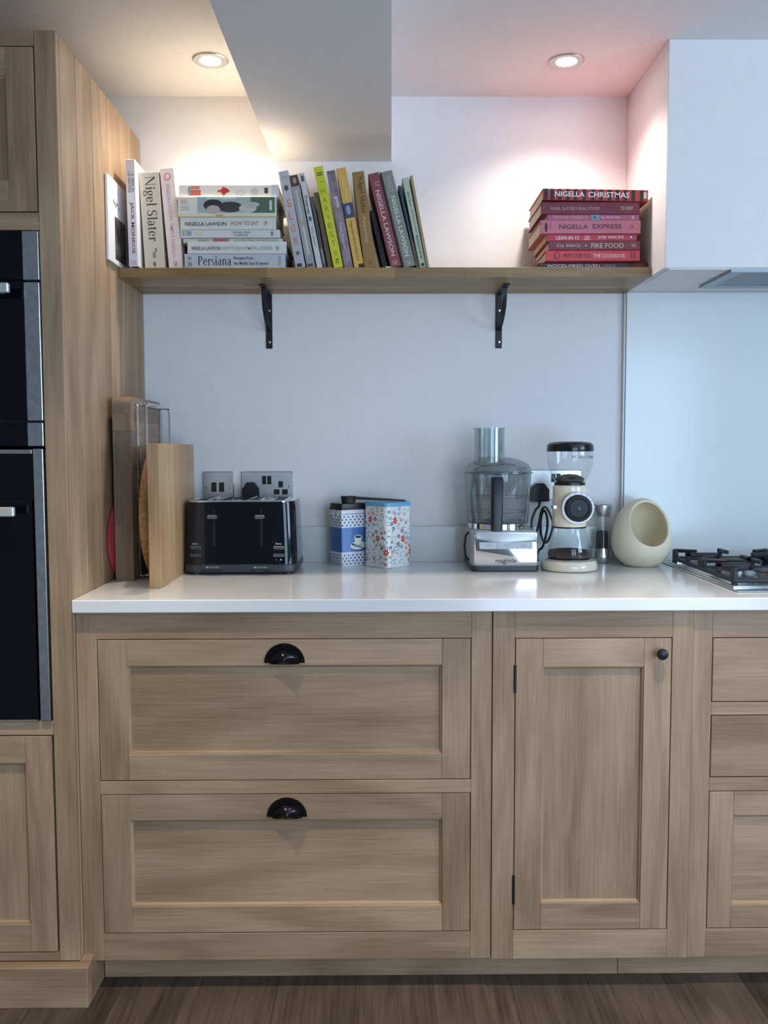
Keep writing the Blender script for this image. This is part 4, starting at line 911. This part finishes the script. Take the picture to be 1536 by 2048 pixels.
band = [tuple(Wrap(hx, hy, rad, 0.0008).at(u*wr.L[-1]/40, 0.1455)) for u in range(40)]
w.tube(band, 0.0009, CHROME, 6, closed=True); w.build('wire_clasp', o, local=True)

hs = 0.0485; rad = 0.016; phi = math.radians(43)
F = Vector((0.026, -0.173)); kk = hs*math.sqrt(2); ctr = F + Vector((math.cos(phi)*hs - math.sin(phi)*hs, math.sin(phi)*hs + math.cos(phi)*hs))
o = thing('biscuit_tin', 'white tin printed with small red and blue flowers, sky blue lid', 'tin', (ctr.x, ctr.y, ZC), rot=(0, 0, phi))
MB().rr([(0.0003, 0, 0, hs-0.001, hs-0.001, rad), (0.002, 0, 0, hs+0.0005, hs+0.0005, rad), (0.004, 0, 0, hs, hs, rad), (0.168, 0, 0, hs, hs, rad)], mat('tin_cream', srgb('e4e6e4'), 0.22), 8).build('tin_body', o, local=True)
MB().rr([(0.168, 0, 0, hs+0.0012, hs+0.0012, rad), (0.1775, 0, 0, hs+0.0012, hs+0.0012, rad), (0.1795, 0, 0, hs-0.001, hs-0.001, rad), (0.1795, 0, 0, hs-0.004, hs-0.004, rad*0.8)], mat('tin_lid_blue', srgb('6fb0d0'), 0.25), 8).build('lid', o, local=True)
wr = Wrap(hs, hs, rad, 0.0004); w = MB(); L = wr.L[-1]
cols = {k: hexm(v) for k, v in dict(red='c8382f', pink='d99aa8', blue='5570a0', lblue='7ea4c0', teal='4f8f8c', orange='d8a060', yel='d9c27a', navy='3a4664', salmon='dd7f74').items()}
placed = []
def free(u, z, rr_):
    for a, b_, c in placed:
        du = abs(a-u); du = min(du, L-du)
        if math.hypot(du, b_-z) < c+rr_: return False
    placed.append((u, z, rr_)); return True
# big red flowers of the bouquets, three to a side
for i in range(12):
    u = L*(i+0.3)/12; z = (0.040, 0.125, 0.080)[i % 3] + random.uniform(-.008, .008)
    free(u, z, 0.0098)
    wr.blob(w, u, z, 0.0100, 0.0122, cols['red'], 7, 28); wr.blob(w, u, z, 0.0042, 0.005, cols['salmon'], 5, 15, lift=0.00015); wr.blob(w, u, z, 0.0018, 0.002, cols['yel'], 0, 8, lift=0.0003)
    for j in range(7):
        t = j*0.9+random.uniform(-.2, .2); rr_ = random.uniform(0.0155, 0.023); a, b_ = u+rr_*math.cos(t), z+rr_*math.sin(t)
        if 0.01 < b_ < 0.160 and free(a, b_, 0.0045):
            c = random.choice(('pink', 'blue', 'orange', 'lblue', 'teal', 'salmon', 'navy')); s_ = random.uniform(0.0058, 0.0080)
            wr.blob(w, a, b_, s_, s_, cols[c], 5, 20); wr.blob(w, a, b_, s_*0.35, s_*0.35, cols['yel'], 0, 7, lift=0.00015)
for i in range(900):
    u, z = random.uniform(0, L), random.uniform(0.008, 0.163); k = random.random()
    if k < 0.18:
        if free(u, z, 0.0055):
            c = random.choice(('pink', 'blue', 'orange', 'lblue', 'salmon', 'yel', 'red')); s_ = random.uniform(0.0046, 0.0066)
            wr.blob(w, u, z, s_, s_, cols[c], 5, 20); wr.blob(w, u, z, s_*0.35, s_*0.35, cols['yel'], 0, 7, lift=0.00015)
    elif k < 0.75 and free(u, z, 0.0030):
        wr.blob(w, u, z, random.uniform(0.0026, 0.0040), 0.0013, cols[random.choice(('teal', 'navy', 'lblue', 'teal', 'blue'))], 0, 8, rot=random.uniform(0, PI))
w.build('flower_print', o, local=True, smooth=0, recalc=False)
# coffee scoop across the two lids
o = thing('coffee_scoop', 'black coffee scoop lying across the two tin lids', 'scoop', (-0.075, -0.095, ZC+0.1752))
SC = mat('scoop_black', (0.015, 0.015, 0.017), 0.45); zb_ = ZC+0.1752
p0 = PY(697, 1003, -0.10); bx, by = p0.x, -0.100
w = MB(); w.lathe([(0.0165, zb_), (0.0185, zb_+0.0005), (0.0222, zb_+0.0190), (0.0208, zb_+0.0190), (0.0172, zb_+0.0025), (0.0002, zb_+0.0025)], SC, (bx, by, 0), 28); w.build('bowl', o)
e0 = Vector((bx+0.018, by, zb_+0.0140)); p1 = PY(811, 997, -0.105); e1 = Vector((p1.x, -0.105, ZC+0.1822))
w = MB(); rings = []
for i in range(9):
    t = i/8; c = e0.lerp(e1, t); hw = 0.0075+0.0015*math.sin(PI*t); th_ = 0.0085-0.0045*t
    rings.append([(c.x, c.y-hw, c.z-th_/2), (c.x, c.y+hw, c.z-th_/2), (c.x, c.y+hw, c.z+th_/2), (c.x, c.y-hw, c.z+th_/2)])
w.loops(rings, SC); w.build('handle', o, smooth=0)

# ------------------------------------------------------------------ food processor
FX = 0.3385; FYf = -0.236
o = thing('food_processor', 'food processor with clear plastic bowl, chrome base and black handle', 'food processor', (FX, FYf+0.10, ZC))
def fp(px, py, Y=FYf): p = PY(px, py, Y); return p.x, p.z
xl, zt = fp(945, 1062); xr, _ = fp(1078, 1062); zb0 = fp(1000, 1132)[1]
cx_, hx = (xl+xr)/2, (xr-xl)/2
yc_ = FYf+0.105
w = MB(); w.rr([(ZC+0.0005, cx_, yc_, hx+0.001, 0.103, 0.02), (ZC+0.003, cx_, yc_, hx+0.003, 0.106, 0.02), (zb0, cx_, yc_, hx+0.003, 0.106, 0.02)], DGREY, 6); w.build('plinth', o)
BODY = mat('base_grey_body', srgb('b4bab9'), 0.3)
w = MB(); w.rr([(zb0+0.0003, cx_, yc_, hx, 0.103, 0.016), (zt-0.006, cx_, yc_, hx-0.001, 0.102, 0.016), (zt, cx_, yc_, hx-0.006, 0.097, 0.016)], BODY, 6); w.build('motor_body', o)
w = MB(); w.rr([(0, 0, 0, hx-0.004, (zt-zb0)/2-0.003, 0.008), (0.0025, 0, 0, hx-0.004, (zt-zb0)/2-0.003, 0.008), (0.004, 0, 0, hx-0.006, (zt-zb0)/2-0.005, 0.007)], CHROME, 5)
pl = w.build('chrome_front', o, local=True); pl.rotation_euler = (PI/2, 0, 0); pl.location = (cx_-FX, FYf+0.002-(FYf+0.10), (zt+zb0)/2-ZC)
xa, za = fp(958, 1098); xb, zb_ = fp(1065, 1084)
PAD = mat('button_pad', srgb('b9bfc6'), 0.35)
for i in range(3):
    a, b_ = xa+(xb-xa)*i/3, xa+(xb-xa)*(i+1)/3
    MB().box(a+0.0003, b_-0.0003, FYf-0.0040, FYf-0.0020, za, zb_, PAD, 0.0006).build('button', o, smooth=0)
w = MB()
for i, t in enumerate(('STOP', 'AUTO', 'PULSE')):
    a = xa+(xb-xa)*(i+0.34)/3; put_text(w, t, (a, FYf-0.0043, (za+zb_)/2-0.002), ((xb-xa)/3*0.34, 0, 0), (0, 0, 0.004), mat('pale_grey_print', (0.35, 0.37, 0.4), 0.5))
xa, za = fp(991, 1128.5); xb, zb_ = fp(1033, 1117); put_text(w, 'magimix', (xa, FYf-0.0028, za), (xb-xa, 0, 0), (0, 0, zb_-za), BLACK)
w.build('lettering', o, smooth=0, recalc=False)
# side loop on the left
yy = yc_-0.01; xs_ = xl+0.0005
MB().tube([(xs_-0.0005, yy, zb0+0.005), (xs_-0.009, yy, zb0+0.015), (xs_-0.0125, yy, (zb0+zt)/2), (xs_-0.009, yy, zt-0.022), (xs_-0.0005, yy, zt-0.010)], 0.003, BLACK, 8).build('cord_loop', o)
# bowl
bcx, bcy = PY(996, 1000, yc_).x, yc_+0.004
def bz(py, Y=None): return PY(996, py, bcy if Y is None else Y).z
def br(wpx): return wpx/2*(bcy-CAM.y)/FPX
z_a, z_b, z_c, z_d, z_e = bz(1057), bz(1043), bz(946), bz(937), bz(918)
w = MB(); w.lathe([(br(120), zt+0.0005), (br(119), z_b-0.002)], CHROME, (bcx, bcy, 0), 48, caps=(False, True)); w.build('bowl_collar', o)
w = MB(); w.lathe([(br(119), z_b), (br(121), z_b+0.002), (br(133), z_c-0.002), (br(139), z_c), (br(139), z_c+0.002)], POLYD, (bcx, bcy, 0), 56, caps=(True, False)); w.build('bowl', o)
w = MB()
for k_, yy in enumerate((993, 1022)):
    rr_ = br(119+(133-119)*(1043-yy)/97)*0.93
    w.tube([(bcx+rr_*math.cos(2*PI*i/48), bcy+rr_*math.sin(2*PI*i/48), bz(yy)) for i in range(48)], 0.0012, mat('inner_ring', (0.05, 0.06, 0.065), 0.3), 6, closed=True)
w.lathe([(0.022, z_b+0.002), (0.020, z_b+0.07), (0.014, z_b+0.10)], mat('blade_hub', (0.55, 0.58, 0.58), 0.4), (bcx, bcy, 0), 20)
w.build('inner_bowl', o)
w = MB(); w.lathe([(br(138), z_c+0.0022), (br(132), z_c+0.004), (br(130), z_d+0.002), (br(120), z_d+0.011), (br(96), z_d+0.021), (br(60), z_d+0.0285), (0.001, z_d+0.032)], POLYD, (bcx, bcy, 0), 56, caps=(False, False)); w.build('bowl_lid', o)
w = MB(); w.tube([(bcx+br(137)*math.cos(2*PI*i/48), bcy+br(137)*math.sin(2*PI*i/48), z_c) for i in range(48)], 0.0016, clear('bowl_rim_clear', (0.45, 0.5, 0.52), 0.2), 6, closed=True); w.build('bowl_rim', o)
w = MB(); w.tube([(bcx+br(119)*math.cos(2*PI*i/48), bcy+br(119)*math.sin(2*PI*i/48), z_b) for i in range(48)], 0.0013, mat('inner_ring', (0.05, 0.06, 0.065), 0.3), 6, closed=True); w.build('bowl_seal', o)
# feed tube
tx, _ = fp(978, 900, yc_-0.02); ty_ = yc_-0.025; tr = 30.0*(ty_-CAM.y)/FPX
w = MB(); w.lathe([(tr, z_d+0.016), (tr, PY(978, 858, ty_).z), (tr+0.0028, PY(978, 858, ty_).z), (tr+0.0028, PY(978, 856, ty_).z), (tr-0.002, PY(978, 856, ty_).z), (tr-0.002, z_d+0.018)], POLY, (tx, ty_, 0), 36, caps=(False, False)); w.build('feed_tube', o)
w = MB(); w.tube([(tx+(tr+0.0008)*math.cos(2*PI*i/40), ty_+(tr+0.0008)*math.sin(2*PI*i/40), z_d+0.019+0.012*math.sin(2*PI*i/40)) for i in range(40)], 0.0011, mat('smoked_edge', (0.10, 0.12, 0.125), 0.2), 6, closed=True); w.build('tube_collar', o)
# handle on the front of the bowl
hy_ = bcy-br(136)-0.004; xa = PY(982, 1000, hy_).x; xb = PY(1006, 1000, hy_).x
w = MB(); w.rr([(PY(994, 1062, hy_).z, (xa+xb)/2, hy_+0.004, (xb-xa)/2*0.95, 0.012, 0.006), (PY(994, 958, hy_).z, (xa+xb)/2, hy_-0.002, (xb-xa)/2, 0.012, 0.006), (PY(994, 954.5, hy_).z, (xa+xb)/2, hy_-0.001, (xb-xa)/2*0.9, 0.011, 0.006)], mat('handle_black', (0.012, 0.013, 0.017), 0.3, spec=0.35), 6); w.build('handle', o)

# ------------------------------------------------------------------ coffee grinder
GX, GY = PY(1137.5, 1140, -0.195).x, -0.195
o = thing('coffee_grinder', 'cream coffee grinder with glass bean hopper, glass jar and black dial', 'coffee grinder', (GX, GY, ZC))
def gz(py): return PY(1137, py, GY).z
def gr(wpx): return wpx/2*(GY-CAM.y)/FPX
def gx(px): return PY(px, 1000, GY).x
def gl(name, prof, m, n=40, caps=(True, True), x=None): return MB().lathe(prof, m, (GX if x is None else x, GY, 0), n, caps=caps).build(name, o)
gl('base', [(gr(104), ZC+0.0003), (gr(112), ZC+0.003), (gr(114), ZC+0.010), (gr(113), ZC+0.018), (gr(106), ZC+0.0265), (gr(88), ZC+0.030), (0.001, ZC+0.030)], CREAM, 56)
gl('rubber_seat', [(gr(84), ZC+0.0302), (gr(84), ZC+0.0325), (gr(78), ZC+0.033)], BLACK)
jt = gz(1055)
gl('glass_jar', [(gr(72), ZC+0.0335), (gr(86), ZC+0.0355), (gr(88), ZC+0.042), (gr(84), ZC+0.062), (gr(74), ZC+0.085), (gr(66), jt-0.006), (gr(66), jt)], GLASS, 44, (True, False))
gl('ground_coffee', [(gr(70), ZC+0.0345), (gr(83), ZC+0.0365), (gr(84), ZC+0.044), (gr(80), ZC+0.052), (gr(40), ZC+0.056), (0.001, ZC+0.055)], speckle('ground_coffee', srgb('4a3a33'), srgb('2c211d'), 220, 0.9))
gl('rubber_ring', [(gr(67), jt+0.0002), (gr(67), jt+0.004)], BLACK)
bt = gz(970)
gl('body', [(gr(66), jt+0.0042), (gr(67.5), jt+0.008), (gr(68), jt+0.05), (gr(67), bt-0.004), (gr(62), bt)], CREAM, 48)
# dial housing: short sideways cylinder and the dial itself
dz_, dxx = gz(1013.5), gx(1146)
yfb = GY-gr(66)
MB().lathe([(0.042, -0.014), (0.043, 0.030)], CREAM, (dxx, yfb, dz_), 40, 'y').build('gear_housing', o)
MB().lathe([(0.0415, -0.0185), (0.0428, -0.0172), (0.0428, -0.0143)], mat('dial_silver', srgb('b6b5b4'), 0.35, metal=0.4), (dxx, yfb, dz_), 48, 'y').build('dial_ring', o)
MB().lathe([(0.0002, -0.0320), (0.0050, -0.0320), (0.0055, -0.0305), (0.024, -0.0300), (0.0265, -0.0325), (0.033, -0.0315), (0.0352, -0.028), (0.0352, -0.0186)], mat('dial_black', (0.010, 0.010, 0.012), 0.4, spec=0.3), (dxx, yfb, dz_), 48, 'y').build('dial', o)
MB().lathe([(0.0002, -0.0333), (0.0036, -0.0331), (0.0044, -0.0321)], GREYP, (dxx, yfb, dz_), 20, 'y').build('dial_screw', o)
w = MB()
for i, t in enumerate('23456'):
    a = math.radians(125 - i*24); u, v = math.cos(a), math.sin(a)
    put_text(w, t, (dxx+0.039*u-0.0013, yfb-0.0188, dz_+0.039*v-0.0018), (0.0026, 0, 0), (0, 0, 0.0036), hexm('4a4a50'))
w.build('dial_numbers', o, smooth=0, recalc=False)
for px in (1108.5, 1184):
    x = PY(px, 1014, yfb).x
    MB().lathe([(0.0002, -0.0065), (0.0048, -0.006), (0.0062, -0.002), (0.0062, 0.018)], STEEL, (x, yfb-0.004, PY(px, 1014, yfb).z), 18, 'y').build('thumb_screw', o)
    if px > 1150: MB().tube([(x, yfb+0.004, PY(px, 1014, yfb).z), (x-0.016, yfb+0.006, PY(px, 1014, yfb).z)], 0.004, SATIN, 8).build('screw_bracket', o)
gl('hopper_seal', [(gr(61), bt+0.0002), (gr(61), gz(964.5))], BLACK)
ht = gz(903)
gl('glass_hopper', [(gr(56), gz(964)), (gr(62), gz(961)), (gr(78), gz(948)), (gr(88), gz(932)), (gr(92), gz(912)), (gr(92), ht)], GLASS, 48, (True, False))
gl('coffee_beans', [(gr(52), gz(963.4)), (gr(56), gz(960)), (gr(58), gz(957)), (gr(46), gz(953)), (gr(26), gz(949)), (0.001, gz(948))], speckle('bean_heap', srgb('4a4a44'), srgb('1c1a18'), 160, 0.6, bump=0.8))
gl('hopper_lid', [(gr(92), ht+0.0002), (gr(93), ht+0.003), (gr(93), gz(896)), (gr(90), gz(889)), (gr(80), gz(885)), (gr(50), gz(883)), (0.001, gz(883))], mat('lid_black', (0.010, 0.011, 0.014), 0.2), 48)
w = MB(); x0_, x1_ = gx(1131), gx(1186); R_ = gr(90)+0.0006; zt_ = gz(911)
vs, fs = glyphs('KitchenAid')
w.add([(GX + R_*math.sin(-0.12+u*2.0), GY - R_*math.cos(-0.12+u*2.0), zt_-0.0075+v*0.0085) for u, v in vs], fs, mat('hopper_print', (0.22, 0.24, 0.27), 0.5)); w.build('hopper_lettering', o, smooth=0, recalc=False)

# ------------------------------------------------------------------ pepper mill
MX, MY = PY(1203.5, 1128, -0.054).x, -0.054
o = thing('pepper_mill', 'slim steel and clear acrylic pepper mill filled with black peppercorns', 'pepper mill', (MX, MY, ZC))
def mz(py): return PY(1204, py, MY).z
def mr_(wpx): return wpx/2*(MY-CAM.y)/FPX
def ml(name, prof, m, n=28, caps=(True, True)): return MB().lathe(prof, m, (MX, MY, 0), n, caps=caps).build(name, o)
ml('grinder_foot', [(mr_(35), ZC+0.0003), (mr_(36), ZC+0.002), (mr_(38), mz(1113)-0.0006)], STEEL)
ml('steel_band', [(mr_(39), mz(1113)), (mr_(37), mz(1095))], SATIN)
ml('acrylic_tube', [(mr_(36), mz(1094.8)), (mr_(32), mz(1070)), (mr_(29), mz(1033))], GLASS, 28, (False, False))
ml('peppercorns', [(mr_(24), mz(1094.5)), (mr_(23), mz(1063)), (mr_(14), mz(1061)), (0.0005, mz(1062))], speckle('peppercorn', srgb('241f1f'), srgb('4e4644'), 260, 0.8, bump=0.9))
ml('spindle', [(0.0016, mz(1062)), (0.0016, mz(1033))], SATIN, 10)
ml('top', [(mr_(29), mz(1032.5)), (mr_(31), mz(1030)), (mr_(38), mz(1015)), (mr_(38), mz(1010)), (mr_(34), mz(1008)), (0.0005, mz(1008))], STEEL)

# ------------------------------------------------------------------ egg-shaped ceramic pot
EX, EY = PY(1283, 1100, -0.122).x, -0.122
o = thing('salt_pig', 'cream egg-shaped ceramic pot with a large round opening beside the hob', 'pot', (EX, EY, ZC))
Rr = 60*(EY-CAM.y)/FPX; Hh = PY(1285, 996, EY).z-ZC
def egg_r(z):            # radius at height z
    t = max(0.0, min(1.0, z/Hh)); zc0 = 0.37
    if t < zc0: k = (zc0-t)/(zc0+0.06)
    else: k = (t-zc0)/(1-zc0)
    return Rr*math.sqrt(max(0.0, 1-k*k)) * (1.0 - 0.10*max(0, t-zc0)*(1-t)*4*0.5)
C0 = Vector((0, 0, Hh*0.42))
def hit(dv, inner):
    lo, hi = 0.0, 0.3
    for _ in range(34):
        md = (lo+hi)/2; p = C0 + dv*md
        ins = 0 <= p.z <= Hh and math.hypot(p.x, p.y) < egg_r(p.z)
        lo, hi = (md, hi) if ins else (lo, md)
    return C0 + dv*(lo - (0.0055 if inner else 0.0))
hp = PY(1302, 1051, EY-0.062); ax = (Vector((hp.x-EX, -0.066, hp.z-ZC)) - C0).normalized()
e1 = ax.cross(Vector((0, 0, 1))).normalized(); e2 = e1.cross(ax); th0 = math.radians(40.5); nph, nth = 56, 30
def ring_(th, inner):
    rg = []
    for i in range(nph):
        a = 2*PI*i/nph; tt = th*(1.0+(0.06*math.sin(a)+0.10*math.sin(a)**2)*max(0, 1-(th-th0)/1.2)); rg.append(hit((ax*math.cos(tt) + (e1*math.cos(a) + e2*math.sin(a))*math.sin(tt)).normalized(), inner))
    return rg
rings = [ring_(PI-0.02-(PI-0.02-th0)*i/nth, False) for i in range(nth+1)]
rin = [ring_(th0+0.01+(PI-0.03-th0)*i/nth, True) for i in range(nth+1)]
mid = [((a+b_)*0.5) + ax*0.0012 for a, b_ in zip(rings[-1], rin[0])]
w = MB(); w.loops(rings + [mid] + rin[:1], CERAM, (True, False)); w.loops(rin, CERAM, (False, True)); w.build('shell', o, local=True, smooth=60)

# ------------------------------------------------------------------ gas hob
o = thing('gas_hob', 'stainless steel gas hob with black iron pan supports beside the pot', 'hob', (1.12, -0.33, ZC))
HX0, HX1, HY0, HY1 = 0.8080, 1.405, -0.597, -0.062
HOB = mat('hob_steel', (0.60, 0.61, 0.62), 0.2, metal=1.0)
w = MB(); w.box(HX0, HX1, HY0, HY1, ZC+0.0003, ZC+0.004, HOB, 0.0015); w.build('tray', o, smooth=0)
w = MB()
for a, b_, c, e in ((HX0+0.010, HX1-0.010, HY0+0.046, HY0+0.053), (HX0+0.010, HX1-0.010, HY1-0.030, HY1-0.022), (HX0+0.010, HX0+0.016, HY0+0.053, HY1-0.030), (HX1-0.016, HX1-0.010, HY0+0.053, HY1-0.030)):
    w.box(a, b_, c, e, ZC+0.004, ZC+0.008, CHROME, 0.0012)
w.build('raised_rim', o, smooth=0)
CAST = mat('cast_iron', (0.018, 0.02, 0.026), 0.5)
def grate(x0, x1, y0, y1):
    w = MB(); zb, zt = ZC+0.012, ZC+0.045; t = 0.0055
    for a, b_, c, e in ((x0, x1, y0, y0+2*t), (x0, x1, y1-2*t, y1), (x0, x0+2*t, y0+2*t, y1-2*t), (x1-2*t, x1, y0+2*t, y1-2*t)): w.box(a, b_, c, e, zb, zb+0.011, CAST, 0.002)
    for a in (x0+t, x1-t):
        for c in (y0+t, y1-t): w.box(a-t, a+t, c-t, c+t, ZC+0.0042, zb, CAST)
    ym = (y0+y1)/2; xm = (x0+x1)/2
    for cy in ((y0*3+y1)/4, (y0+y1*3)/4):
        # fingers along x from both side rails
        for xs_, s_ in ((x0, 1), (x1, -1)):
            w.box(xs_, xs_+s_*0.014, cy-t, cy+t, zb+0.011, zt, CAST, 0.002); w.box(xs_, xs_+s_*0.085, cy-t, cy+t, zt-0.010, zt, CAST, 0.002)
    for yy, s_ in ((y0, 1), (y1, -1), (ym, 1), (ym, -1)):
        a = yy
        w.box(xm-t, xm+t, a, a+s_*0.014, zb+0.004, zt, CAST, 0.002); w.box(xm-t, xm+t, a, a+s_*0.060, zt-0.010, zt, CAST, 0.002)
    w.box(x0+2*t, x1-2*t, ym-t, ym+t, zb, zb+0.011, CAST, 0.002)
    for xs_, s_ in ((x0, 1), (x1, -1)):      # corner fingers
        for yy, q_ in ((y0, 1), (y1, -1), (ym, 1), (ym, -1)):
            w.box(xs_, xs_+s_*2*t, yy, yy+q_*0.02, zb+0.008, zt-0.002, CAST, 0.002)
            P = [(xs_+s_*0.004, yy+q_*0.010, zt-0.005), (xs_+s_*0.052, yy+q_*0.046, zt-0.004)]
            w.tube(P, 0.0055, CAST, 6)
    return w.build('pan_support', o, smooth=30)
gx0 = HX0+0.018
grate(gx0, gx0+0.262, HY0+0.066, HY1-0.035); grate(gx0+0.266, HX1-0.018, HY0+0.066, HY1-0.035)
gy0, gy1 = HY0+0.066, HY1-0.035
for bx in (gx0+0.131, gx0+0.131+0.264):
    for by, k_ in (((gy0*3+gy1)/4, 1.0), ((gy0+gy1*3)/4, 1.0)):
        w = MB(); w.lathe([(0.030*k_, ZC+0.0042), (0.034*k_, ZC+0.0065), (0.031*k_, ZC+0.010), (0.031*k_, ZC+0.022), (0.034*k_, ZC+0.0235)], SATIN, (bx, by, 0), 30); w.build('burner', o)
        w = MB(); w.lathe([(0.037*k_, ZC+0.0237), (0.038*k_, ZC+0.0260), (0.035*k_, ZC+0.0290), (0.002, ZC+0.0305)], CAST, (bx, by, 0), 30); w.build('burner_cap', o)
